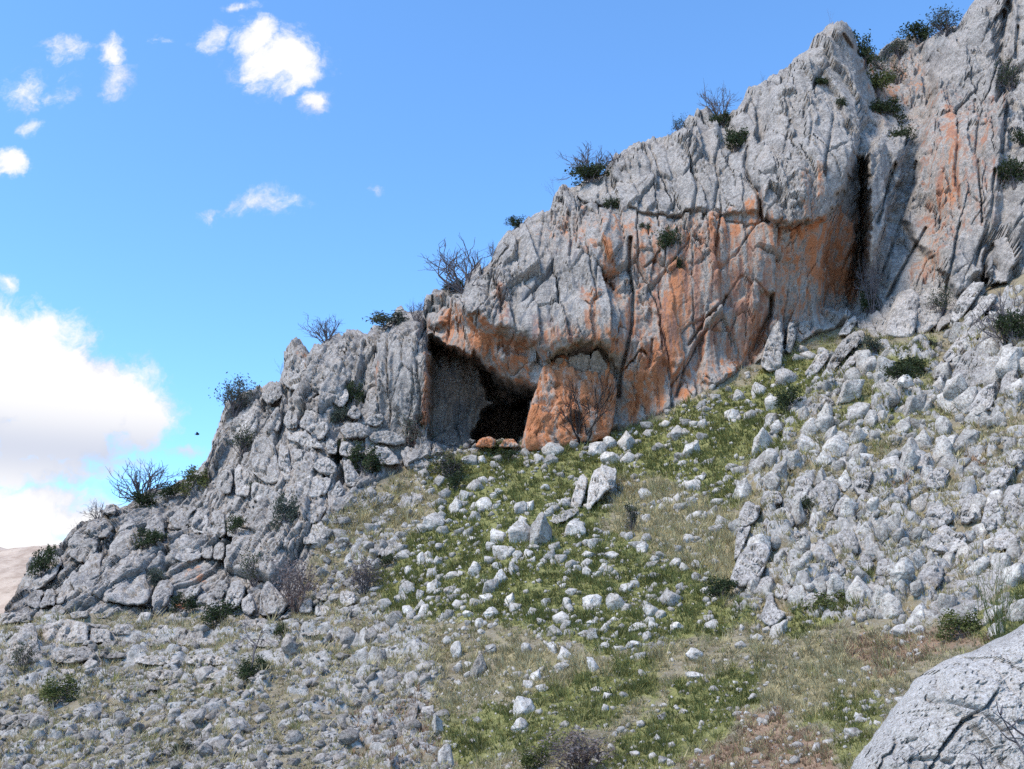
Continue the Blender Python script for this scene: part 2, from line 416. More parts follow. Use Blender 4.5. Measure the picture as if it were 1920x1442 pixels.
# ------------------------------------------------------------------ zones of the slope (polygons over the hillside)
ZA = [(790, 866), (935, 846), (1190, 800), (1400, 705), (1560, 645), (1620, 655), (1500, 760), (1380, 900), (1350, 1150), (1200, 1250), (800, 1200), (700, 1130), (760, 1000)]
ZB = [(1380, 900), (1500, 740), (1640, 645), (1760, 645), (1850, 565), (2150, 480), (2150, 1160), (1740, 1180), (1380, 1175)]
ZC = [(-200, 1165), (600, 1170), (720, 1130), (800, 1200), (860, 1500), (-200, 1500)]
ZD = [(800, 1200), (1200, 1250), (1380, 1175), (1740, 1180), (1640, 1500), (860, 1500)]
ZE = [(570, 1020), (640, 935), (800, 895), (760, 1000), (700, 1130), (600, 1160)]
GREEN = [([(760, 880), (930, 842), (1180, 800), (1400, 715), (1500, 650), (1570, 630), (1560, 700), (1470, 800), (1400, 880), (1380, 960), (1250, 900), (1120, 880), (1130, 1000), (1330, 1080), (1350, 1140), (1440, 1180), (1300, 1200), (1150, 1230), (950, 1170), (740, 1170), (690, 1090), (790, 1000), (840, 930)], 1.0, 18),
         ([(1440, 1190), (1560, 1130), (1640, 1105), (1620, 1160), (1500, 1210)], 1.0, 10), ([(1100, 1440), (1250, 1300), (1440, 1240), (1420, 1320), (1250, 1442)], 1.0, 16),
         ([(820, 1350), (1000, 1300), (1200, 1230), (1250, 1290), (1050, 1400), (860, 1442)], .85, 18), ([(1500, 1360), (1640, 1290), (1680, 1330), (1600, 1400)], .8, 14),
         ([(1780, 1170), (1920, 1100), (2100, 1080), (2100, 1250), (1850, 1210)], .9, 14), ([(1440, 800), (1500, 780), (1480, 860), (1400, 880)], .9, 10), ([(1600, 1440), (1700, 1300), (1560, 1420)], .8, 10),
         ([(1680, 660), (1760, 640), (1740, 720), (1680, 730)], .8, 10), ([(1790, 800), (1830, 780), (1830, 820)], .5, 8), ([(1540, 690), (1660, 640), (1790, 700), (1760, 800), (1640, 840), (1540, 800)], .62, 40)]
DRY = [([(1130, 880), (1260, 900), (1390, 960), (1380, 1120), (1300, 1080), (1140, 1000)], 1.0, 22), ([(600, 940), (740, 900), (800, 940), (780, 990), (620, 1010)], 1.0, 14),
       ([(1440, 1240), (1640, 1180), (1760, 1200), (1640, 1330), (1500, 1360), (1420, 1320)], .9, 22), ([(900, 1200), (1150, 1240), (1300, 1210), (1200, 1300), (960, 1310)], .8, 18),
       ([(640, 1260), (820, 1240), (840, 1400), (700, 1330)], .55, 20)]
RED = [([(1250, 1442), (1430, 1330), (1560, 1400), (1600, 1480), (1200, 1500)], 1.0, 18), ([(1560, 1200), (1840, 1170), (1860, 1200), (1640, 1280)], .9, 12), ([(640, 1330), (800, 1300), (860, 1442), (660, 1442)], .5, 20),
       ([(1660, 880), (1720, 900), (1700, 960), (1670, 940)], .9, 8), ([(1810, 850), (1850, 860), (1830, 890)], .9, 8), ([(420, 1060), (500, 1030), (480, 1080)], .6, 8), ([(1300, 1000), (1390, 980), (1380, 1120), (1320, 1100)], .3, 14)]


def zmap(U, V, lst):
    m = np.zeros(U.shape)
    U, V = U + 45 * noise3(U / 55, V / 45, 0 * U, 751) + 14 * noise3(U / 16, V / 14, 0 * U, 752), V + 32 * noise3(U / 55, V / 45, 0 * U, 753) + 10 * noise3(U / 16, V / 14, 0 * U, 754)
    for poly, wt, e in lst: m = np.maximum(m, wt * soft(U, V, poly, e))
    return m


def slope_macro(U, V):
    Y = Y0(U, V)
    ab = np.maximum(base(U) - V, 0)
    Y = Y + ab * 0.16 * sstep(U, -10, 60)
    # the ground falls back behind its left crest
    return Y


def slope_disp(p, U, V):
    x, y = p[..., 0], p[..., 1]
    Uo, Vo = U, V
    U = U + 40 * noise3(Uo / 60, Vo / 60, 0 * Uo, 58); V = V + 30 * noise3(Uo / 60, Vo / 60, 0 * Uo, 59)
    zb, zc, ze = soft(U, V, ZB, 25), soft(U, V, ZC, 30), soft(U, V, ZE, 20)
    patchy = sstep(noise3(x / 2.2, y / 2.6, 0 * x, 57) + .4 * noise3(x / .9, y / .9, 0 * x, 56) - .16 * soft(U, V, [(1400, 860), (1500, 740), (1640, 640), (1800, 640), (1780, 800), (1560, 880)], 50), -.22, .12)
    rock = np.maximum.reduce([zb, .85 * zc, .85 * ze]) * patchy
    h = .55 * fbm(x / 6, y / 6, 0 * x, 3, 61) + .12 * fbm(x / 1.2, y / 1.2, 0 * x, 3, 62)
    f1, f2, cx, cy, dx, dy = voro(x / .85 + .4 * noise3(x, y, 0 * x, 63), y / 1.1 + .4 * noise3(x, y, 0 * x + 9, 64), 65)
    on = (rnd(cx, cy, 66) < .75)
    tl = dx * (rnd(cx, cy, 71) - .5) + dy * (rnd(cx, cy, 72) - .5)
    dome = np.where(on, sstep(f2 - f1, .02, .30), 0) * (.25 + .5 * rnd(cx, cy, 67) + .7 * tl)
    h = h + rock * dome * (.62 + .28 * zb)
    g1, g2, ex, ey, gx, gy = voro(x / 2.6 + .3 * noise3(x / 2, y / 2, 0 * x, 68), y / 3.2, 69)
    big = np.where(rnd(ex, ey, 70) < .45, sstep(g2 - g1, .0, .22), 0)
    bt = 1 + 1.6 * (gx * (rnd(ex, ey, 73) - .5) + gy * (rnd(ex, ey, 74) - .5))
    h = h + zb * big * bt * .60 * (.1 + .9 * patchy) + zc * big * bt * .22
    zz = p[..., 2] / 1.15 + .45 * noise3(x / 5, y / 5, 0 * x, 75) + .12 * noise3(x / 1.2, y / 1.2, 0 * x, 76); fr = zz - np.floor(zz)
    ter = sstep(fr, .0, .28) - fr
    upc = sstep(1340 - Vo, 0, 140)
    h = h + zc * (.25 + .75 * upc) * .55 * ter
    rock = np.maximum(rock, zc * .9 * (fr < .38) * sstep(noise3(x / 1.5, y / 1.5, 0 * x, 77), -.25, 0))
    rk = np.clip(np.maximum(rock * np.maximum(sstep(dome, .06, .16), sstep(big, .3, .5)), zc * upc * (fr < .34) * .85), 0, 1)
    return h, rk


NS = np.array([0, -0.42, 0.907])


def slope_surf(U, V):
    p = P(U, V, slope_macro(U, V))
    h, rk = slope_disp(p, U, V)
    return p + h[..., None] * NS, rk


# ------------------------------------------------------------------ materials
def rock_material(name, light, dark, warm, pits=.55, bump=.6, tint_rand=.22, fs=1.0, bstretch=1.0, bdist=.14):
    m = bpy.data.materials.new(name); m.use_nodes = True; m.node_tree.nodes.clear()
    b = NB(m.node_tree)
    geo = b.new('ShaderNodeNewGeometry'); pos = geo.outputs['Position']
    n1 = b.noise(pos, .55, 4, .62, .4); n2 = b.noise(pos, 2.3 * fs, 5, .66); n3 = b.noise(pos, 8.0 * fs, 4, .7)
    f = b.ramp(b.math('ADD', b.math('MULTIPLY', n1, .40), b.math('MULTIPLY', n2, .60)), .36, .63)
    c = b.mix(f, rgb(*dark), rgb(*light))
    c = b.mix(b.math('MULTIPLY', b.ramp(n1, .55, .72), .5), c, rgb(*warm))
    pit = b.math('MULTIPLY', b.ramp(n3, .52, .63), pits)
    c = b.mix(pit, c, rgb(dark[0] * .38, dark[1] * .37, dark[2] * .36))
    wht = b.math('MULTIPLY', b.ramp(n3, .46, .34), .5)
    c = b.mix(wht, c, rgb(min(light[0] * 1.5, .72), min(light[1] * 1.5, .72), min(light[2] * 1.5, .73)))
    # mineral streaks down the face; on the cave wall they also paint shade
    mp = b.new('ShaderNodeMapping'); b.l.new(pos, mp.inputs[0]); mp.inputs['Scale'].default_value = (1.5, 1.5, .15)
    st = b.noise(mp.outputs[0], 1.0, 5, .62, .5)
    sa = b.attr('stain').outputs['Fac']
    sv = b.math('ADD', sa, b.math('ADD', b.math('MULTIPLY', b.math('SUBTRACT', st, .5), 2.7), b.math('MULTIPLY', b.math('SUBTRACT', n2, .5), 1.1)))
    cov = b.math('MULTIPLY', b.ramp(sv, .20, .62), b.ramp(sa, .02, .15))
    oc = b.mix(b.ramp(sv, .40, .90), rgb(.385, .285, .222), rgb(.475, .178, .070))
    oc = b.mix(b.math('MULTIPLY', b.ramp(n3, .55, .66), .6), oc, rgb(.12, .06, .035))
    c = b.mix(b.math('MULTIPLY', cov, .9), c, oc)
    ga = b.attr('streak_shade').outputs['Fac']
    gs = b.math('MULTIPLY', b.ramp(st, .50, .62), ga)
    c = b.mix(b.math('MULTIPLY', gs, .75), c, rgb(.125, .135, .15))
    oi = b.new('ShaderNodeObjectInfo')
    br = b.math('ADD', 1 - tint_rand / 2, b.math('MULTIPLY', oi.outputs['Random'], tint_rand))
    tone = b.attr('tone').outputs['Fac']
    br = b.math('MULTIPLY', br, b.math('ADD', 1.0, tone))
    cc = b.new('ShaderNodeCombineXYZ')
    for i in range(3): b.l.new(br, cc.inputs[i])
    c = b.mix(1.0, c, cc.outputs[0], 'MULTIPLY')
    bs = b.new('ShaderNodeBsdfPrincipled'); b.l.new(c, bs.inputs['Base Color'])
    bs.inputs['Roughness'].default_value = .9; bs.inputs['Specular IOR Level'].default_value = .18
    bp = b.new('ShaderNodeBump'); bp.inputs['Strength'].default_value = bump; bp.inputs['Distance'].default_value = bdist
    mb = b.new('ShaderNodeMapping'); b.l.new(pos, mb.inputs[0]); mb.inputs['Scale'].default_value = (1, 1, bstretch)
    hgt = b.noise(mb.outputs[0], 3.0 * fs, 6, .72)
    b.l.new(hgt, bp.inputs['Height']); b.l.new(bp.outputs[0], bs.inputs['Normal'])
    o = b.new('ShaderNodeOutputMaterial'); b.l.new(bs.outputs[0], o.inputs[0])
    return m


M_CLIFF = rock_material('limestone_cliff', (.41, .373, .338), (.195, .177, .160), (.34, .27, .21), .62, .8, .22, 1.0, .7)
M_BLOCK = rock_material('limestone_block', (.44, .403, .368), (.23, .21, .19), (.36, .305, .245), .75, .9)
M_PALE = rock_material('pale_limestone', (.61, .553, .488), (.335, .302, .265), (.45, .38, .30), .65, .9, .5)
M_GREY = rock_material('grey_limestone', (.52, .473, .42), (.272, .245, .217), (.42, .355, .285), .65, .9, .45)
M_DULL = rock_material('dull_limestone', (.42, .374, .33), (.23, .203, .177), (.33, .255, .185), .7, .9, .45)
M_FORE = rock_material('foreground_limestone', (.58, .535, .485), (.345, .316, .285), (.45, .40, .36), .75, 1.0, .0, 4.0, 1.0, .06)


def ground_material():
    m = bpy.data.materials.new('stony_turf'); m.use_nodes = True; m.node_tree.nodes.clear()
    b = NB(m.node_tree)
    pos = b.new('ShaderNodeNewGeometry').outputs['Position']
    n1 = b.noise(pos, .8, 6, .62, .5); n2 = b.noise(pos, 3.5, 6, .65); n3 = b.noise(pos, 11, 4, .6)
    soil = b.mix(b.ramp(n1, .35, .65), rgb(.17, .14, .09), rgb(.28, .235, .16))
    soil = b.mix(b.math('MULTIPLY', b.ramp(n3, .5, .66), .5), soil, rgb(.34, .32, .29))
    g = b.attr('green').outputs['Fac']; d = b.attr('dry').outputs['Fac']; r = b.attr('red').outputs['Fac']; k = b.attr('rock').outputs['Fac']
    mixn = b.math('MULTIPLY', b.math('SUBTRACT', b.math('ADD', b.math('MULTIPLY', n1, .6), b.math('MULTIPLY', n2, .4)), .5), 2.2)
    grn = b.mix(b.ramp(n2, .35, .65), rgb(.145, .147, .05), rgb(.26, .245, .10))
    dry = b.mix(b.ramp(n2, .35, .65), rgb(.19, .16, .08), rgb(.33, .275, .16))
    red = b.mix(b.ramp(n2, .35, .65), rgb(.20, .13, .085), rgb(.32, .22, .15))
    c = b.mix(b.ramp(b.math('ADD', d, mixn), .35, .8), soil, dry)
    c = b.mix(b.ramp(b.math('ADD', r, mixn), .4, .85), c, red)
    c = b.mix(b.ramp(b.math('ADD', g, mixn), .3, .75), c, grn)
    stone = b.mix(b.ramp(n2, .35, .65), rgb(.24, .225, .205), rgb(.44, .41, .38))
    stone = b.mix(b.math('MULTIPLY', b.ramp(n3, .52, .7), .6), stone, rgb(.10, .09, .08))
    c = b.mix(b.ramp(b.math('ADD', k, b.math('MULTIPLY', mixn, .4)), .35, .6), c, stone)
    bs = b.new('ShaderNodeBsdfPrincipled'); b.l.new(c, bs.inputs['Base Color']); bs.inputs['Roughness'].default_value = .95
    bs.inputs['Specular IOR Level'].default_value = .1
    bp = b.new('ShaderNodeBump'); bp.inputs['Strength'].default_value = .8; bp.inputs['Distance'].default_value = .12
    b.l.new(b.math('ADD', n2, b.math('MULTIPLY', n3, .6)), bp.inputs['Height']); b.l.new(bp.outputs[0], bs.inputs['Normal'])
    o = b.new('ShaderNodeOutputMaterial'); b.l.new(bs.outputs[0], o.inputs[0])
    return m


M_GROUND = ground_material()


def plain(name, c1, c2, scale=3.0, rough=.85, transl=0.0, attr=None):
    m = bpy.data.materials.new(name); m.use_nodes = True; m.node_tree.nodes.clear()
    b = NB(m.node_tree)
    pos = b.new('ShaderNodeNewGeometry').outputs['Position']
    c = b.mix(b.ramp(b.noise(pos, scale, 4, .6), .35, .65), rgb(*c1), rgb(*c2))
    if attr:
        c = b.mix(1.0, b.attr(attr).outputs['Color'], b.mix(b.ramp(b.noise(pos, scale, 4, .6), .35, .65), rgb(.75, .75, .75), rgb(1.2, 1.2, 1.2)), 'MULTIPLY')
    bs = b.new('ShaderNodeBsdfPrincipled'); b.l.new(c, bs.inputs['Base Color']); bs.inputs['Roughness'].default_value = rough
    bs.inputs['Specular IOR Level'].default_value = .15
    out = bs.outputs[0]
    if transl:
        t = b.new('ShaderNodeBsdfTranslucent'); b.l.new(c, t.inputs[0])
        mx = b.new('ShaderNodeMixShader'); mx.inputs[0].default_value = transl
        b.l.new(bs.outputs[0], mx.inputs[1]); b.l.new(t.outputs[0], mx.inputs[2]); out = mx.outputs[0]
    o = b.new('ShaderNodeOutputMaterial'); b.l.new(out, o.inputs[0])
    return m


M_TWIG = plain('grey_twigs', (.085, .075, .08), (.15, .132, .135))
M_TWIG_DARK = plain('dark_twigs', (.035, .028, .026), (.07, .055, .05))
M_TWIG_RED = plain('reddish_twigs', (.13, .085, .075), (.20, .15, .13))
M_LEAF = plain('dark_leaves', (.022, .034, .014), (.055, .072, .030), 2.0, .7, .25)
M_LEAF_GREY = plain('grey_green_leaves', (.055, .068, .052), (.10, .115, .085), 2.0, .75, .25)
M_LEAF_OLIVE = plain('olive_leaves', (.07, .085, .025), (.14, .15, .05), 2.0, .7, .3)
M_LEAF_PURPLE = plain('purplish_buds', (.13, .105, .10), (.21, .175, .165), 2.0, .8, .2)
M_BROOM = plain('broom_stems', (.12, .15, .055), (.20, .225, .10), 2.0, .7, .3)
M_SPIKE = plain('blue_green_blades', (.06, .085, .075), (.11, .14, .12), 3.0, .5, .15)
M_GRASS = plain('grass_blades', (1, 1, 1), (1, 1, 1), 1.2, .8, .35, 'tuft')
M_BIRD = plain('dark_feathers', (.015, .015, .017), (.03, .03, .033))
M_FAR = bpy.data.materials.new('far_scrub_hill')


# ------------------------------------------------------------------ mesh helpers
def link(o, parent=None):
    COL.objects.link(o)
    if parent is not None: o.parent = parent
    return o


def tag(o, label=None, cat=None, group=None, kind=None):
    if label: o['label'] = label
    if cat: o['category'] = cat
    if group: o['group'] = group
    if kind: o['kind'] = kind
    return o


def mesh_np(name, verts, faces, mat, smooth=True, attrs=None):
    """mesh from numpy arrays; faces (n,3) or (n,4)"""
    me = bpy.data.meshes.new(name)
    verts = np.ascontiguousarray(verts, np.float32); faces = np.ascontiguousarray(faces, np.int32)
    k = faces.shape[1]
    me.vertices.add(len(verts)); me.vertices.foreach_set('co', verts.ravel())
    me.loops.add(faces.size); me.loops.foreach_set('vertex_index', faces.ravel())
    me.polygons.add(len(faces)); me.polygons.foreach_set('loop_start', np.arange(0, faces.size, k, dtype=np.int32))
    if smooth: me.polygons.foreach_set('use_smooth', np.ones(len(faces), bool))
    for nm, arr in (attrs or {}).items():
        arr = np.asarray(arr, np.float32)
        if arr.ndim == 1:
            a = me.attributes.new(nm, 'FLOAT', 'POINT'); a.data.foreach_set('value', arr)
        else:
            a = me.attributes.new(nm, 'FLOAT_COLOR', 'POINT'); a.data.foreach_set('color', np.ascontiguousarray(np.c_[arr, np.ones(len(arr))], np.float32).ravel())
    for mm in (mat if isinstance(mat, (list, tuple)) else [mat]): me.materials.append(mm)
    me.update(); me.validate()
    return me


def grid_faces(nr, nc):
    i = np.arange(nr * nc).reshape(nr, nc)
    return np.stack([i[:-1, :-1], i[1:, :-1], i[1:, 1:], i[:-1, 1:]], -1).reshape(-1, 4)


def empty(name, loc):
    o = bpy.data.objects.new(name, None); o.location = loc; o.empty_display_size = .3
    return link(o)


# ------------------------------------------------------------------ stains on the cliff, plus painted shade on the cave wall
STAIN = [
    ([(1238, 470), (1300, 478), (1302, 620), (1285, 700), (1245, 770), (1168, 795), (1170, 700), (1228, 600)], .88, 34), ([(1122, 462), (1152, 470), (1158, 535), (1128, 535)], .75, 16),
    ([(1318, 430), (1366, 440), (1362, 560), (1330, 570)], .75, 24), ([(1475, 430), (1605, 395), (1606, 570), (1540, 570), (1500, 520)], .80, 28), ([(1405, 590), (1442, 595), (1436, 660), (1396, 700)], .8, 10),
    ([(1150, 410), (1600, 405), (1612, 560), (1470, 660), (1300, 750), (1160, 800)], .52, 30), ([(1390, 380), (1430, 360), (1430, 430), (1400, 440)], .6, 12), ([(1500, 330), (1560, 320), (1545, 420), (1500, 420)], .45, 15),
    ([(820, 560), (900, 590), (1010, 640), (1000, 735), (930, 700), (830, 660), (800, 610)], .62, 26), ([(794, 650), (807, 650), (808, 800), (790, 800)], .7, 10), ([(925, 530), (955, 540), (955, 610), (930, 600)], .55, 10),
    ([(1000, 590), (1100, 620), (1180, 610), (1180, 665), (1000, 655)], .6, 24), ([(1085, 540), (1125, 560), (1120, 640), (1090, 630)], .55, 10), ([(1160, 680), (1330, 640), (1310, 740), (1170, 800)], .62, 20),
    ([(1762, 205), (1788, 205), (1802, 320), (1802, 405), (1768, 405), (1736, 380), (1757, 330)], .72, 24), ([(1720, 180), (1880, 180), (1860, 420), (1720, 520)], .36, 40), ([(1832, 220), (1856, 230), (1852, 310), (1830, 300)], .6, 22), ([(1700, 500), (1760, 450), (1768, 530), (1710, 540)], .5, 12),
    ([(1730, 380), (1800, 390), (1790, 460), (1740, 470)], .45, 14), ([(560, 670), (575, 670), (575, 700), (560, 700)], .5, 6), ([(1605, 110), (1730, 90), (1730, 230), (1640, 240)], .35, 20), ([(700, 690), (712, 680), (712, 720), (700, 720)], .5, 5),
    ([(345, 1060), (372, 1055), (380, 1085), (350, 1088)], .5, 10), ([(322, 1125), (345, 1122), (345, 1140), (325, 1140)], .7, 5), ([(990, 430), (1060, 400), (1160, 390), (1160, 470), (1060, 500)], .28, 18)]
STREAK_SHADE = [([(930, 470), (1090, 460), (1100, 650), (940, 640)], 1.0, 20), ([(1640, 250), (1900, 100), (1900, 500), (1660, 600)], .5, 30), ([(1180, 480), (1460, 440), (1460, 620), (1200, 700)], .6, 30), ([(806, 660), (990, 740), (980, 830), (806, 830)], .9, 12), ([(660, 660), (800, 640), (800, 790), (700, 760)], .5, 15)]  # cave wall patch: real streaks, darkened further to paint in its shade


# ------------------------------------------------------------------ cliff
def build_cliff():
    nu, nv, nb = 1050, 290, 14
    us = np.linspace(-70, 2190, nu)
    t = np.linspace(0, 1, nv)
    r = ridge(us) + 3.5 * noise3(us / 9, us * 0, us * 0, 77) + 5 * noise3(us / 26, us * 0, us * 0, 78)
    b = np.maximum(np.maximum(base(us) + 34, r + 20), np.interp(us, [539, 540, 640, 740, 800, 801], [0, 1198, 1110, 975, 896, 0]))
    U = np.repeat(us[None], nv, 0); V = r[None] + (b - r)[None] * t[:, None]
    p = P(U, V, cliff_macro(U, V))
    below = np.maximum(V - base(U), 0)
    p[..., 1] += below * .30
    dsp = cliff_disp(p, U, V)
    p = p + dsp[..., None] * NC
    back = []
    for k in range(1, nb):
        q = p[0].copy(); s = k / (nb - 1)
        q[:, 1] += 1.2 * k + .3 * noise3(us / 20, us * 0 + k, us * 0, 79); q[:, 2] += -.04 * k - 7 * s * s + .5 * noise3(us / 15, us * 0 + k * .7, us * 0, 80)
        back.append(q)
    allp = np.concatenate([np.array(back[::-1]), p], 0)
    stain = np.zeros(U.shape); streak_shade = np.zeros(U.shape)
    for poly, wt, e in STAIN: stain = np.maximum(stain, wt * soft(U, V, poly, e))
    for poly, wt, e in STREAK_SHADE: streak_shade = np.maximum(streak_shade, wt * soft(U, V, poly, e))
    pad = np.zeros((nb - 1, nu))
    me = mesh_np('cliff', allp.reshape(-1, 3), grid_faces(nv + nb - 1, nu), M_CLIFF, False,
                 {'stain': np.concatenate([pad, stain]).ravel(), 'streak_shade': np.concatenate([pad, streak_shade]).ravel()})
    o = link(bpy.data.objects.new('cliff', me))
    tag(o, 'grey limestone cliff with orange stains, an overhang and a dark cave mouth', 'cliff', kind='structure')
    return o


cliff = build_cliff()


# ------------------------------------------------------------------ hillside
def build_hillside():
    nu, nv = 640, 235
    us = np.linspace(-340, 2240, nu)
    top = np.where((us > 300) & (us < 800), np.interp(us, [300, 800], [1134, 828]), base(us) - 34)
    top = np.minimum(top, base(us) - 34)
    top = np.where(us < 30, 1150 + 2 * noise3(us / 12, us * 0, us * 0, 5), top)
    t = np.linspace(0, 1, nv)
    U = np.repeat(us[None], nv, 0); V = top[None] + (1480 - top)[None] * t[:, None]
    p, rk = slope_surf(U, V)
    rk = np.maximum(rk, .95 * (V < base(U) + 4) * (U > 795) * (U < 1010))      # bare rock floor of the cave
    ab = np.maximum(base(U) - V, 0); cv = (ab > 0) & (U > 800) & (U < 1000)
    pb, _ = slope_surf(us, base(us)); pb = np.repeat(pb[None], nv, 0)
    p[cv] = (pb + np.stack([0 * ab, ab * .5, -.012 * ab + .25 * noise3(pb[..., 0], ab * .3, 0 * ab, 88)], -1))[cv]
    # down to the photographer's feet, below the frame
    last = p[-1]; nl = 16
    low = []
    for k in range(1, nl + 1):
        s = k / nl
        q = last.copy(); q[:, 0] *= (1 - .35 * s); q[:, 1] = last[:, 1] * (1 - s) + (-4.0) * s
        zt = -1.75 + .1 * fbm(q[:, 0] / 3, q[:, 1] / 3, 0 * s + q[:, 0] * 0, 3, 87)
        q[:, 2] = last[:, 2] * (1 - s) ** 1.0 + zt * (1 - (1 - s) ** 1.0)
        low.append(q)
    low = np.array(low)
    # behind the left crest
    nb = 10; back = []
    for k in range(1, nb):
        q = p[0].copy(); q[:, 1] += 1.5 * k; q[:, 2] += np.where(us < 40, -.06 * k * k, -.0 * k); back.append(q)
    back = np.array(back[::-1])
    allp = np.concatenate([back, p, low])
    at = {'green': zmap(U, V, GREEN), 'dry': np.maximum(zmap(U, V, DRY), .42 * (V > base(U) + 2) * (1 - .6 * soft(U, V, ZC, 30))), 'red': zmap(U, V, RED), 'rock': rk}
    at = {k: np.concatenate([np.repeat(v[:1], nb - 1, 0), v, np.repeat(v[-1:], nl, 0)]).ravel() for k, v in at.items()}
    me = mesh_np('hillside', allp.reshape(-1, 3), grid_faces(len(allp), nu), M_GROUND, True, at)
    o = link(bpy.data.objects.new('hillside', me))
    tag(o, 'steep stony slope with patches of green and straw coloured grass', 'hillside', kind='structure')
    return o


hillside = build_hillside()


# ------------------------------------------------------------------ far hill and valley ground
def build_far():
    m = M_FAR; m.use_nodes = True; m.node_tree.nodes.clear(); b = NB(m.node_tree)
    pos = b.new('ShaderNodeNewGeometry').outputs['Position']
    c = b.mix(b.ramp(b.noise(pos, .09, 6, .7), .35, .65), rgb(.34, .24, .17), rgb(.52, .40, .30))
    c = b.mix(b.ramp(b.noise(pos, .012, 4, .6), .5, .7), c, rgb(.42, .25, .15))
    c = b.mix(b.math('MULTIPLY', b.ramp(b.noise(pos, .22, 5, .75), .58, .68), .6), c, rgb(.10, .10, .06))
    bs = b.new('ShaderNodeBsdfPrincipled'); b.l.new(c, bs.inputs['Base Color']); bs.inputs['Roughness'].default_value = .95
    o = b.new('ShaderNodeOutputMaterial'); b.l.new(bs.outputs[0], o.inputs[0])
    nx, ny = 240, 90
    xs = np.linspace(-900, 700, nx); ys = np.linspace(420, 1100, ny)
    X, Yy = np.meshgrid(xs, ys)
    crest = 78 + 14 * noise3(X / 160, X * 0, X * 0, 201) + .05 * (X + 380)
    s = sstep(Yy, 430, 720) - .6 * sstep(Yy, 760, 1100)
    Z = -14 + (crest + 14) * s + 9 * fbm(X / 70, Yy / 70, X * 0, 5, 203) * sstep(Yy, 430, 560)
    me = mesh_np('far_hill', np.stack([X, Yy, Z], -1).reshape(-1, 3), grid_faces(ny, nx)[:, ::-1], M_FAR)
    tag(link(bpy.data.objects.new('far_hill', me)), 'sunlit pale brown hill far behind the left end of the ridge', 'hill', kind='structure')
    g = 5000
    me = mesh_np('valley_ground', np.array([(-g, -g, -15), (g, -g, -15), (g, g, -15), (-g, g, -15)], float), np.array([[0, 1, 2, 3]]), M_FAR, False)
    tag(link(bpy.data.objects.new('valley_ground', me)), 'broad valley floor below the hill', 'ground', kind='structure')


build_far()


# ------------------------------------------------------------------ blocks traced one by one
def resample(poly, n, rnd_=.25):
    p = np.asarray(poly, float)
    for _ in range(1):                                   # knock the corners off a little
        q = np.roll(p, -1, 0)
        p = np.stack([p * (1 - rnd_ * .6) + q * rnd_ * .6, p * rnd_ * .6 + q * (1 - rnd_ * .6)], 1).reshape(-1, 2)
    q = np.vstack([p, p[:1]]); d = np.r_[0, np.cumsum(np.hypot(*np.diff(q, axis=0).T))]
    t = np.linspace(0, d[-1], n, endpoint=False)
    return np.stack([np.interp(t, d, q[:, 0]), np.interp(t, d, q[:, 1])], 1)


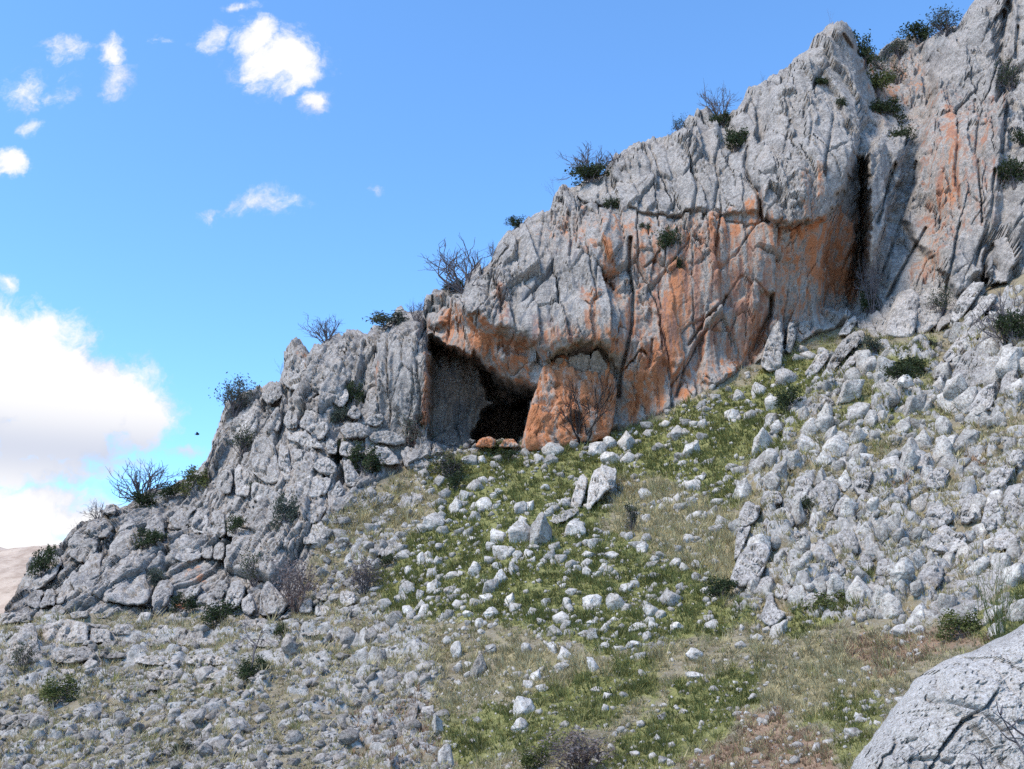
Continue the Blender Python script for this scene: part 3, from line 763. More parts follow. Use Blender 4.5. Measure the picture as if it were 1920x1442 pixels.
def pillow(name, poly, mat, parent=None, prot=.5, thick=1.2, lift=.1, nth=72, nr=18, seed=0, upright=None, boxy=5.0, rough=1.0, depth=None, attrs=None, features=None, shrink=1.0, normal=NC):
    o = resample(poly, nth); c = o.mean(0)
    o = c + (o - c) * shrink
    ph = np.arange(nth) / nth * 2 * np.pi
    o = c + (o - c) * (1 + .05 * noise3(np.cos(ph) * 2.2, np.sin(ph) * 2.2, ph * 0 + seed * 3.1, 300) + .025 * noise3(np.cos(ph) * 6, np.sin(ph) * 6, ph * 0 + seed * 3.1, 301))[:, None]
    # plane through the hill surface under the outline
    if depth is None:
        yo = Y0(o[:, 0], o[:, 1])
        A = np.c_[np.ones(nth), o - c]; co = np.linalg.lstsq(A, yo, rcond=None)[0]
    else: co = np.array(depth, float)
    if upright is not None:                              # the block stands up out of the slope, its foot on the ground
        vb = o[:, 1].max(); yb = float(Y0(np.array([c[0]]), np.array([vb]))[0])
        g = co[2] * upright
        co = np.array([yb - g * (vb - c[1]), co[1] * .6, g])
    rr = random.Random(seed)
    pl = lambda q: co[0] + (q - c) @ co[1:]
    rs = np.linspace(0, 1, nr + 1)[1:] ** .8
    rings = []; uvs = []
    for r in rs:
        q = c + (o - c) * r
        bul = prot * (1 - r ** boxy) ** .55
        rings.append((q, pl(q) - lift - bul))
    rings.append((c + (o - c) * .99, pl(o) - lift + thick * .45)); rings.append((c + (o - c) * .86, pl(o) - lift + thick))
    U = np.concatenate([q[:, 0] for q, _ in rings]); V = np.concatenate([q[:, 1] for q, _ in rings]); Yv = np.concatenate([y for _, y in rings])
    U = np.r_[U, c[0], c[0]]; V = np.r_[V, c[1], c[1]]; Yv = np.r_[Yv, co[0] - lift - prot, co[0] - lift + thick * 1.05]
    p = P(U, V, Yv)
    size = np.ptp(p[:, 0]) * .5 + np.ptp(p[:, 2]) * .5
    k = max(.4, min(1.5, size / 3))
    x, y, z = p.T
    sd = seed * 13.7
    h = plates(x + .25 * noise3(x * 1.3, z * 1.3, y, seed + 3) + .25 * z + sd, z - sd, .85 * k, 1.25 * k, .20 * k, .42 * k, .12 * k, 400 + seed, .10)
    h = h + plates(x + .2 * z + sd, z, .36 * k, .42 * k, .09 * k, .16 * k, .07 * k, 401 + seed, .15)
    h = h + .20 * k * fbm(x / (.9 * k) + sd, y / (.9 * k), z / (.9 * k), 4, 410) + .06 * fbm(x / .25, y / .25, z / .25, 2, 411)
    h = h * rough
    if features is not None: h = h - features(U, V)
    n = len(p); w_ = np.ones(n); w_[-1] = 0; w_[(nr + 1) * nth:(nr + 2) * nth] = 0
    p = p + (h * w_)[:, None] * np.asarray(normal)
    m = len(rings); idx = np.arange(m * nth).reshape(m, nth); nx = np.roll(idx, -1, 1)
    f = np.stack([idx[:-1], nx[:-1], nx[1:], idx[1:]], -1).reshape(-1, 4)[:, ::-1]
    ctr, bk = m * nth, m * nth + 1
    t1 = np.stack([np.full(nth, ctr), nx[0], idx[0], idx[0]], -1)
    verts = p
    tri = np.concatenate([f[:, [0, 1, 2]], f[:, [0, 2, 3]], np.stack([np.full(nth, ctr), nx[0], idx[0]], -1)[:, ::-1], np.stack([np.full(nth, bk), idx[-1], nx[-1]], -1)[:, ::-1]])
    org = p[[ctr]].copy()
    a = {}
    if attrs: a = {k2: fn(U, V) if callable(fn) else np.full(n, fn) for k2, fn in attrs.items()}
    me = mesh_np(name, verts, tri, mat, nth > 200, a)
    ob = bpy.data.objects.new(name, me)
    return link(ob, parent)


_seed = [1]


def outcrop(label, cat, polys, mat, prot=(.35, .7), thick=1.6, shrink=1.0, group=None, normal=NC, lift=.12, stain=None, upright=None):
    c = np.mean([np.mean(p, 0) for p in polys], 0)
    root = empty('rock_outcrop', (0, 0, 0))
    tag(root, label, cat, group, 'thing')
    rr = random.Random(len(polys))
    for poly in polys:
        _seed[0] += 1
        pillow('rock_block', poly, mat, root, rr.uniform(*prot), thick, lift + rr.uniform(-.05, .15), seed=_seed[0], shrink=shrink, normal=normal, boxy=rr.uniform(5, 11), upright=upright,
               attrs={'tone': rr.uniform(-.12, .12)})
    return root


KNOLL = [[(466, 866), (480, 818), (500, 820), (516, 835), (523, 875), (528, 900), (505, 910), (472, 885)], [(522, 880), (522, 830), (540, 835), (545, 870), (545, 900), (530, 905)],
         [(537, 822), (540, 808), (570, 808), (605, 835), (607, 844), (570, 837)], [(543, 838), (585, 848), (598, 856), (575, 875), (555, 887), (545, 870)], [(580, 872), (610, 853), (632, 872), (630, 888), (605, 892)],
         [(552, 905), (570, 889), (620, 893), (622, 905), (610, 930), (575, 938), (555, 925)], [(560, 800), (575, 765), (590, 770), (620, 800), (605, 827), (575, 810)], [(505, 780), (522, 760), (528, 790), (522, 810), (508, 805)],
         [(587, 725), (605, 715), (650, 725), (655, 745), (640, 765), (605, 745)], [(610, 840), (620, 822), (632, 830), (632, 850), (615, 852)], [(635, 850), (640, 825), (672, 840), (678, 850), (650, 858)],
         [(643, 870), (655, 858), (668, 885), (678, 900), (672, 915), (648, 910)], [(618, 930), (635, 898), (645, 915), (640, 932)], [(650, 780), (655, 765), (665, 760), (678, 775), (672, 788)],
         [(638, 810), (645, 795), (670, 792), (695, 805), (690, 820), (650, 822)], [(685, 795), (690, 780), (715, 775), (722, 785), (710, 800)], [(688, 824), (705, 806), (745, 810), (765, 830), (735, 836)],
         [(683, 850), (692, 838), (728, 838), (740, 850), (752, 873), (715, 872), (690, 865)], [(750, 845), (760, 835), (785, 850), (810, 868), (800, 882), (760, 880)], [(440, 800), (455, 775), (470, 770), (485, 785), (480, 810), (450, 825)],
         [(440, 930), (440, 872), (462, 870), (470, 900), (465, 930)], [(470, 935), (472, 900), (500, 915), (525, 910), (530, 940), (500, 950)], [(530, 790), (540, 770), (558, 775), (558, 800), (540, 806)], [(400, 920), (405, 880), (430, 870), (438, 900), (432, 930)],
         [(530, 945), (535, 912), (550, 910), (553, 935), (548, 950)]]
outcrop('grey knoll of large jointed blocks left of the cave', 'rock outcrop', KNOLL, M_BLOCK, (.35, .65), lift=.18)
PINN = [[(528, 715), (534, 668), (552, 650), (568, 652), (577, 690), (568, 728), (540, 728)], [(578, 690), (600, 670), (612, 675), (605, 695), (585, 700)], [(490, 745), (505, 722), (528, 716), (530, 745), (505, 760)], [(585, 715), (590, 700), (620, 690), (640, 700), (625, 714)],
        [(600, 668), (625, 645), (650, 635), (660, 650), (620, 675)]]
outcrop('rough pinnacle and slabs on the ridge between two bare shrubs, above the knoll', 'rock outcrop', PINN, M_BLOCK, (.35, .6), lift=.3)
LEDGE = [[(322, 990), (322, 950), (350, 947), (372, 955), (355, 970), (352, 992)], [(357, 990), (365, 962), (385, 955), (395, 985), (390, 1000), (360, 998)], [(390, 1000), (395, 960), (420, 958), (424, 1005), (400, 1008)],
         [(425, 1005), (425, 960), (455, 965), (472, 970), (470, 1010), (440, 1010)], [(325, 1052), (325, 1002), (350, 1001), (378, 1012), (380, 1045), (355, 1055)], [(378, 1045), (380, 1017), (395, 1012), (400, 1030), (397, 1050)],
         [(400, 1050), (402, 1022), (412, 1016), (422, 1022), (420, 1050)], [(424, 1048), (424, 1020), (440, 1020), (448, 1030), (440, 1050)], [(448, 1035), (452, 1022), (464, 1025), (467, 1040), (454, 1042)], [(500, 1000), (508, 975), (520, 972), (518, 1000)],
         [(545, 995), (560, 950), (590, 945), (615, 950), (600, 975), (580, 985), (565, 1005)], [(565, 1020), (585, 986), (600, 978), (618, 986), (612, 1010), (595, 1022)]]
outcrop('two stepped rows of blocky grey ledges below the knoll', 'rock outcrop', LEDGE, M_BLOCK, (.4, .8), lift=.25)
FOOT = [[(485, 1155), (490, 1110), (500, 1085), (520, 1105), (545, 1130), (530, 1152)], [(455, 1148), (452, 1125), (470, 1110), (480, 1140), (470, 1155)], [(420, 1140), (430, 1095), (450, 1085), (462, 1100), (450, 1135), (435, 1145)],
        [(400, 1115), (412, 1090), (425, 1085), (428, 1100), (412, 1130)], [(345, 1115), (355, 1100), (378, 1095), (375, 1110), (355, 1130)], [(590, 1120), (600, 1105), (625, 1105), (630, 1120), (605, 1128)], [(590, 1155), (592, 1135), (620, 1135), (625, 1155)],
        [(635, 1125), (640, 1108), (665, 1110), (668, 1130), (645, 1140)], [(630, 1157), (640, 1140), (662, 1142), (655, 1160)], [(385, 1135), (392, 1118), (412, 1132), (405, 1146)], [(560, 1150), (565, 1125), (585, 1120), (586, 1150)]]
outcrop('weathered grey boulders around the bushes at the foot of the left ledges', 'rock outcrop', FOOT, M_BLOCK, (.4, .8), lift=.4, upright=.8)
SLABS = [[(118, 1132), (136, 1085), (170, 1038), (192, 1034), (186, 1085), (170, 1128)], [(190, 1128), (190, 1080), (206, 1022), (228, 982), (250, 972), (265, 1010), (270, 1060), (280, 1110), (275, 1134), (230, 1132)], [(284, 1138), (286, 1110), (300, 1084), (320, 1086), (326, 1106), (312, 1138)],
         [(130, 1045), (128, 1010), (150, 1000), (185, 1015), (180, 1032), (155, 1055)], [(45, 1102), (50, 1075), (70, 1046), (100, 1036), (118, 1050), (100, 1085), (60, 1106)], [(48, 1134), (55, 1112), (84, 1106), (70, 1142)], [(72, 1142), (85, 1110), (100, 1102), (106, 1134)],
         [(104, 1132), (122, 1088), (138, 1070), (148, 1075), (130, 1110), (118, 1134)], [(272, 1000), (275, 955), (290, 950), (305, 970), (310, 1010), (285, 1015)], [(196, 964), (198, 946), (214, 945), (219, 963)], [(160, 1000), (165, 982), (195, 972), (215, 990), (200, 1012)]]
outcrop('tall smooth grey slabs leaning side by side at the left end of the ridge', 'rock outcrop', SLABS, M_CLIFF, (.4, .75), lift=.3)
BENCH = [[(0, 1172), (2, 1150), (40, 1148), (42, 1165)], [(26, 1168), (30, 1150), (58, 1148), (60, 1166)], [(5, 1250), (12, 1210), (40, 1170), (66, 1168), (74, 1220), (86, 1245), (40, 1262)], [(80, 1215), (82, 1172), (120, 1160), (165, 1170), (166, 1205), (120, 1215)], [(96, 1240), (100, 1222), (170, 1210), (182, 1230), (150, 1245)],
         [(130, 1152), (140, 1146), (165, 1146), (166, 1158), (135, 1160)], [(285, 1195), (296, 1172), (318, 1172), (316, 1195)], [(322, 1205), (332, 1178), (380, 1176), (384, 1200), (350, 1212)], [(168, 1206), (170, 1178), (208, 1180), (208, 1205)], [(212, 1190), (214, 1172), (250, 1170), (252, 1192)],
         [(320, 1174), (332, 1160), (385, 1160), (380, 1172)], [(425, 1182), (432, 1166), (500, 1160), (520, 1172), (480, 1186)], [(80, 1268), (84, 1254), (140, 1256), (142, 1270)], [(0, 1360), (4, 1340), (80, 1338), (92, 1352), (60, 1366)]]
_rb = random.Random(12)
for v0, hh in ((1176, 13), (1200, 17), (1226, 18), (1254, 16), (1284, 15)):
    u0 = _rb.uniform(-20, 20)
    while u0 < 560 - (v0 - 1176) * 1.6:
        wd = _rb.uniform(34, 92); y = v0 + _rb.uniform(-4, 5) + (u0 - 280) * .012; h2 = hh * _rb.uniform(.6, 1.1)
        if _rb.random() < .74: BENCH.append([(u0, y + h2 * .8), (u0 + 4, y + 2), (u0 + wd * .35, y - 2), (u0 + wd * .8, y), (u0 + wd, y + h2 * .5), (u0 + wd * .93, y + h2), (u0 + wd * .4, y + h2 * 1.1)])
        u0 += wd + _rb.uniform(3, 16)
outcrop('low bench of layered grey rock along the top of the lower left slope', 'rock outcrop', BENCH, M_DULL, (.25, .45), 2.0, lift=.62, upright=.45)
RIGHT = [[(1385, 965), (1400, 937), (1428, 950), (1420, 975), (1395, 990), (1385, 985)], [(1375, 1050), (1383, 990), (1410, 985), (1396, 1020), (1384, 1048)], [(1413, 1010), (1440, 965), (1470, 950), (1488, 975), (1487, 990), (1455, 1010), (1420, 1012)],
         [(1367, 1090), (1385, 1040), (1412, 1017), (1442, 1019), (1445, 1040), (1432, 1070), (1420, 1095), (1385, 1110)], [(1425, 945), (1432, 920), (1462, 922), (1470, 940), (1440, 955)], [(1485, 935), (1492, 895), (1508, 890), (1525, 905), (1515, 925), (1495, 942)],
         [(1513, 925), (1545, 898), (1575, 915), (1568, 950), (1540, 975), (1520, 965), (1510, 945)], [(1565, 947), (1580, 930), (1600, 940), (1597, 970), (1560, 972)], [(1467, 1012), (1480, 999), (1507, 998), (1500, 1013), (1475, 1017)],
         [(1458, 1070), (1472, 1030), (1500, 1016), (1512, 1040), (1495, 1070), (1480, 1090), (1460, 1085)], [(1508, 1090), (1515, 1050), (1535, 1010), (1555, 1025), (1570, 1045), (1588, 1065), (1575, 1085), (1540, 1100), (1500, 1115)],
         [(1565, 1005), (1580, 993), (1600, 998), (1612, 1025), (1600, 1050), (1585, 1055), (1570, 1030)], [(1545, 1000), (1550, 978), (1580, 975), (1590, 990), (1565, 1005)], [(1425, 1160), (1440, 1115), (1450, 1118), (1456, 1140), (1475, 1155), (1445, 1180)], [(1385, 1150), (1390, 1120), (1420, 1115), (1432, 1140), (1415, 1150)],
         [(1450, 1120), (1456, 1095), (1478, 1096), (1490, 1116), (1470, 1128)], [(1500, 1140), (1505, 1118), (1535, 1105), (1550, 1112), (1520, 1140)], [(1410, 1112), (1430, 1080), (1452, 1082), (1448, 1110), (1425, 1118)]]
outcrop('cluster of big pale angular blocks right of the dry grass', 'rock outcrop', RIGHT, M_BLOCK, (.35, .7), 2.2, normal=NC, lift=.5, upright=.55)
RIGHT2 = [[(1600, 905), (1610, 878), (1635, 875), (1632, 910), (1618, 935), (1605, 930)], [(1630, 955), (1640, 895), (1655, 870), (1672, 885), (1660, 915), (1640, 955)], [(1640, 960), (1665, 915), (1700, 910), (1705, 935), (1680, 980), (1650, 985)], [(1690, 880), (1705, 850), (1735, 842), (1745, 860), (1730, 890), (1710, 895)],
          [(1735, 915), (1740, 885), (1765, 875), (1780, 885), (1772, 915), (1750, 922)], [(1727, 985), (1740, 950), (1765, 940), (1790, 950), (1788, 980), (1750, 992)], [(1800, 980), (1803, 945), (1815, 926), (1834, 932), (1830, 970), (1815, 985)], [(1732, 1030), (1745, 1000), (1770, 985), (1785, 1000), (1810, 995), (1808, 1030), (1765, 1042)],
          [(1838, 985), (1848, 945), (1872, 930), (1875, 960), (1862, 1000)], [(1876, 965), (1885, 915), (1915, 905), (1940, 915), (1935, 960), (1900, 985)], [(1850, 915), (1855, 885), (1885, 872), (1902, 880), (1890, 905), (1865, 920)], [(1716, 1105), (1722, 1072), (1750, 1058), (1772, 1068), (1765, 1095), (1740, 1112)],
          [(1622, 1100), (1635, 1080), (1660, 1080), (1668, 1095), (1640, 1112)], [(1600, 1078), (1606, 1055), (1618, 1035), (1632, 1045), (1640, 1062), (1620, 1080)], [(1642, 1080), (1644, 1052), (1670, 1045), (1686, 1060), (1680, 1082)], [(1890, 865), (1895, 845), (1915, 845), (1925, 860), (1910, 875)], [(1860, 1030), (1868, 1000), (1895, 995), (1915, 1010), (1900, 1035)]]
outcrop('broken grey blocks scattered up the slope above the broad grey slab', 'rock outcrop', RIGHT2, M_BLOCK, (.35, .65), 2.2, lift=.5, upright=.55)
SHELF = [[(1775, 732), (1790, 690), (1815, 652), (1858, 650), (1876, 680), (1842, 720), (1800, 742)], [(1750, 712), (1762, 677), (1776, 682), (1770, 712)], [(1815, 765), (1840, 728), (1870, 712), (1862, 765), (1830, 780)], [(1872, 740), (1880, 705), (1905, 690), (1915, 720), (1895, 750)],
         [(1780, 600), (1795, 560), (1828, 527), (1850, 530), (1812, 585), (1790, 610)], [(1800, 612), (1825, 580), (1862, 545), (1875, 552), (1835, 600), (1810, 622)], [(1790, 655), (1815, 620), (1850, 590), (1858, 602), (1825, 640), (1800, 665)], [(1765, 672), (1790, 640), (1820, 622), (1826, 636), (1795, 665), (1778, 682)]]
outcrop('parallel tilted grey slabs under the big bare shrub at the right edge', 'rock outcrop', SHELF, M_BLOCK, (.35, .6), 2.2, lift=.5, upright=.6)
SPUR = [[(1505, 705), (1530, 672), (1548, 655), (1556, 668), (1530, 705)], [(1548, 690), (1575, 640), (1605, 620), (1615, 640), (1580, 672), (1560, 700)], [(1560, 715), (1590, 672), (1610, 660), (1608, 675), (1580, 712)], [(1495, 780), (1508, 745), (1540, 735), (1570, 740), (1560, 765), (1525, 782)], [(1425, 690), (1432, 655), (1448, 612), (1462, 600), (1470, 640), (1466, 690), (1445, 700)],
        [(1473, 660), (1478, 605), (1490, 600), (1492, 635), (1482, 665)], [(1496, 620), (1500, 602), (1518, 600), (1520, 618), (1506, 628)], [(1596, 640), (1600, 622), (1620, 618), (1622, 640), (1606, 648)], [(1570, 628), (1590, 598), (1606, 590), (1606, 606), (1590, 630)]]
outcrop('pale diagonal ribs of rock at the cliff foot under the deep cleft', 'rock outcrop', SPUR, M_BLOCK, (.35, .6), 2.0, lift=.4, upright=.7)


def single(name, label, cat, poly, mat, prot, thick, lift, stain=0.0, **kw):
    _seed[0] += 1
    o = pillow(name, poly, mat, None, prot, thick, lift, seed=_seed[0], attrs={'stain': stain, 'tone': kw.pop('tone', 0.0)}, **kw)
    return tag(o, label, cat, None, 'thing')


single('rock_block', 'big smooth grey block at the cliff foot below the orange streaked tower', 'rock', [(1655, 632), (1668, 582), (1685, 547), (1713, 541), (1724, 560), (1720, 602), (1712, 632)], M_CLIFF, 1.0, 2.2, .6, nth=80, nr=18, rough=.5)
single('rock_block', 'lighter block wedged against the right side of the big smooth block', 'rock', [(1716, 560), (1765, 530), (1776, 565), (1765, 600), (1735, 628), (1714, 628)], M_CLIFF, .6, 2.0, .35, nth=80, nr=18, rough=.7)
single('rock_block', 'orange block with a flat top standing under the overhang beside the cave', 'rock', [(976, 840), (984, 800), (998, 748), (1014, 706), (1024, 680), (1042, 666), (1070, 660), (1108, 664), (1136, 674), (1148, 694), (1156, 720), (1154, 760), (1148, 800), (1138, 822), (1040, 842)], M_CLIFF, .6, 3.0, .1,
       stain=.82, nth=120, nr=30, boxy=3.2, rough=1.0, depth=(73.3, -.001, -.004))
single('rock_block', 'low orange lump on the cave floor at the foot of the dark hole', 'rock', [(890, 838), (900, 822), (918, 817), (930, 826), (928, 840)], M_CLIFF, .5, 1.0, 1.0, stain=.85, upright=.3)
single('rock_block', 'pinkish lump between the dark hole and the orange block', 'rock', [(934, 840), (944, 823), (960, 822), (976, 838)], M_CLIFF, .4, 1.0, 1.0, stain=.5, upright=.3)
single('rock_slab', 'broad low grey slab with scrub growing over it behind the foreground boulder', 'rock', [(1735, 1122), (1780, 1092), (1860, 1047), (1930, 1040), (1990, 1060), (1990, 1170), (1880, 1182), (1800, 1172), (1758, 1152)], M_BLOCK, .55, 1.6, .25, nth=110, nr=22, rough=.6)
single('rock_slab', 'left narrow one of two upright pale slabs leaning in the green slope', 'rock', [(1068, 952), (1075, 925), (1086, 892), (1095, 887), (1103, 900), (1096, 930), (1087, 955)], M_PALE, .5, 1.0, .5, tone=-.1, upright=.5)
single('rock_slab', 'right wider one of two upright pale slabs leaning in the green slope', 'rock', [(1098, 958), (1104, 910), (1116, 874), (1158, 880), (1152, 914), (1124, 935), (1106, 958)], M_PALE, .55, 1.0, .55, tone=-.1, upright=.5)
single('rock_slab', 'dark undercut slab lying below the two upright slabs', 'rock', [(1032, 978), (1040, 965), (1082, 948), (1089, 953), (1080, 966), (1048, 982)], M_PALE, .5, .8, .5, tone=-.15)
single('rock_slab', 'flat bluish slab half buried in the straw grass, the higher of two', 'rock', [(668, 952), (685, 930), (715, 923), (738, 926), (720, 943), (690, 955)], M_BLOCK, .4, .8, .2, normal=NS)
single('rock_slab', 'flat bluish slab half buried in the straw grass, the right hand of two', 'rock', [(742, 950), (755, 930), (780, 924), (795, 928), (790, 943), (765, 955)], M_BLOCK, .4, .8, .25, normal=NS)
single('rock_slab', 'wedge shaped grey slab with a straight left edge below the straw grass', 'rock', [(684, 1008), (700, 982), (715, 974), (727, 978), (722, 992), (705, 1006)], M_BLOCK, .4, .8, .3)
single('rock_slab', 'long flat blue grey slab above the grey bush at mid left', 'rock', [(692, 1038), (700, 1018), (738, 1012), (750, 1022), (738, 1038), (712, 1044)], M_BLOCK, .35, .8, .3, normal=NS)
single('rock_slab', 'large flat slab at the bottom edge in the brown scree', 'rock', [(668, 1450), (690, 1410), (722, 1388), (745, 1392), (740, 1425), (735, 1455)], M_DULL, .3, .8, .3, normal=NS)
single('rock_slab', 'upright grey rib in the brown scree above the large flat slab', 'rock', [(752, 1378), (762, 1335), (772, 1310), (786, 1315), (780, 1350), (765, 1382)], M_DULL, .3, .8, .3)


# ------------------------------------------------------------------ foreground boulder
FORE = [(1592, 1460), (1612, 1410), (1640, 1378), (1680, 1325), (1720, 1275), (1760, 1246), (1800, 1230), (1840, 1213), (1880, 1190), (1922, 1164), (2000, 1136), (2100, 1150), (2190, 1240), (2230, 1400), (2200, 1530), (1900, 1580), (1650, 1560)]
FCR = [([(1744, 1306), (1765, 1312), (1800, 1318), (1835, 1328), (1846, 1332)], 2.6, .16), ([(1846, 1330), (1815, 1350), (1800, 1370), (1786, 1388), (1775, 1412), (1760, 1440)], 2.6, .18), ([(1846, 1332), (1864, 1312), (1872, 1298)], 2.0, .10), ([(1846, 1332), (1880, 1352), (1905, 1372)], 2.2, .12),
       ([(1688, 1385), (1680, 1408), (1662, 1418), (1655, 1442)], 2.4, .12), ([(1700, 1390), (1730, 1382)], 2.0, .07), ([(1640, 1400), (1630, 1415)], 2, .07), ([(1720, 1420), (1760, 1418), (1800, 1424)], 2.6, .1), ([(1880, 1230), (1905, 1245), (1920, 1240)], 2.4, .06), ([(1805, 1290), (1832, 1298)], 1.8, .05)]


def fore_features(U, V):
    h = np.zeros(U.shape)
    wob = 3 * noise3(U / 9, V / 9, 0 * U, 95)
    for pts, wd, d in FCR:
        h = np.maximum(h, d * 1.5 * np.exp(-((pline(U, V, pts) + np.abs(wob) * .4) / (wd * 1.7)) ** 2))
    face = soft(U, V, [(1700, 1430), (1745, 1320), (1840, 1335), (1775, 1415), (1740, 1500), (1690, 1500)], 12) * .05
    rgt = soft(U, V, [(1850, 1335), (1900, 1250), (2000, 1200), (2200, 1300), (2200, 1500), (1780, 1500), (1790, 1400)], 14) * .10
    roughl = soft(U, V, [(1600, 1460), (1640, 1400), (1690, 1400), (1800, 1420), (1780, 1520), (1600, 1520)], 14) * .10 * fbm(U / 16, V / 16, 0 * U, 4, 97)
    return h + face + rgt + roughl - .05 * fbm(U / 30, V / 30, 0 * U, 5, 96) - .022 * fbm(U / 7, V / 7, 0 * U, 4, 98, .65) + .06 * sstep(noise3(U / 9, V / 9, 0 * U, 99), .22, .42) + .05 * sstep(noise3(U / 22, V / 16, 0 * U, 89), .3, .5) - .03 * plates(U + .3 * V, V, 34, 22, 1.0, 1.2, .5, 640, .06)


_fb = pillow('boulder', FORE, M_FORE, None, 1.5, 3.0, 0, nth=420, nr=170, seed=77, boxy=2.6, rough=.28, depth=(14.2, -.0006, -.0045), features=fore_features, normal=(0, -.97, .22))
tag(_fb, 'huge pale boulder with forked cracks in the bottom right corner', 'boulder')


# ------------------------------------------------------------------ loose boulders
def stone_mesh(seed, sub, mat, name='boulder'):
    rg = np.random.default_rng(seed)
    pts = np.array([(a, b, c) for a in (-1, 1) for b in (-1, 1) for c in (-1, 1)], float) * rg.uniform(.25, 1.0, (8, 3))
    ex = rg.normal(size=(8 if sub < 3 else 13, 3)); ex /= np.linalg.norm(ex, axis=1)[:, None]
    pts = np.concatenate([pts, ex * rg.uniform(.7, 1.05, len(ex))[:, None]])
    q_, _r = np.linalg.qr(rg.normal(size=(3, 3)) + np.eye(3) * 1.5)
    pts = pts @ q_.T
    bm = bmesh.new()
    for c in pts: bm.verts.new(c)
    res = bmesh.ops.convex_hull(bm, input=bm.verts[:])
    bmesh.ops.delete(bm, geom=list({g for g in res['geom_interior'] + res['geom_unused'] if isinstance(g, bmesh.types.BMVert)}), context='VERTS')
    if sub > 1:
        bmesh.ops.bevel(bm, geom=bm.edges[:], offset=.05 if sub > 2 else .07, segments=1, affect='EDGES', profile=.5)
        bmesh.ops.triangulate(bm, faces=bm.faces[:])
    if sub > 2:
        bmesh.ops.subdivide_edges(bm, edges=[g for g in bm.edges if g.calc_length() > .22], cuts=2, use_grid_fill=True)
        bmesh.ops.triangulate(bm, faces=bm.faces[:])
    bmesh.ops.recalc_face_normals(bm, faces=bm.faces[:])
    bm.verts.ensure_lookup_table(); bm.verts.index_update()
    p = np.array([v.co[:] for v in bm.verts]); f = np.array([[v.index for v in fc.verts] for fc in bm.faces]); bm.free()
    if sub > 1:
        p = p * (1 + (.20 if sub > 2 else .10) * fbm(p[:, 0] * 1.9 + seed, p[:, 1] * 1.9, p[:, 2] * 1.9, 4, 500))[:, None]
    if sub > 2:
        p = p * (1 + .05 * plates(p[:, 0] * 2 + seed, p[:, 2] * 2 + p[:, 1], .5, .6, .6, .8, 1.2, 510, .12))[:, None]
    lo, hi = p.min(0), p.max(0)
    p = (p - (lo + hi) / 2) / (hi - lo)
    return p, f


PROTO = {}
NPROTO = 18
for mk, mm in (('pale', M_PALE), ('dull', M_DULL), ('block', M_BLOCK), ('grey', M_GREY)):
    PROTO[mk] = [mesh_np('boulder', *stone_mesh(900 + i, 3, mm), mm, False) for i in range(NPROTO)]

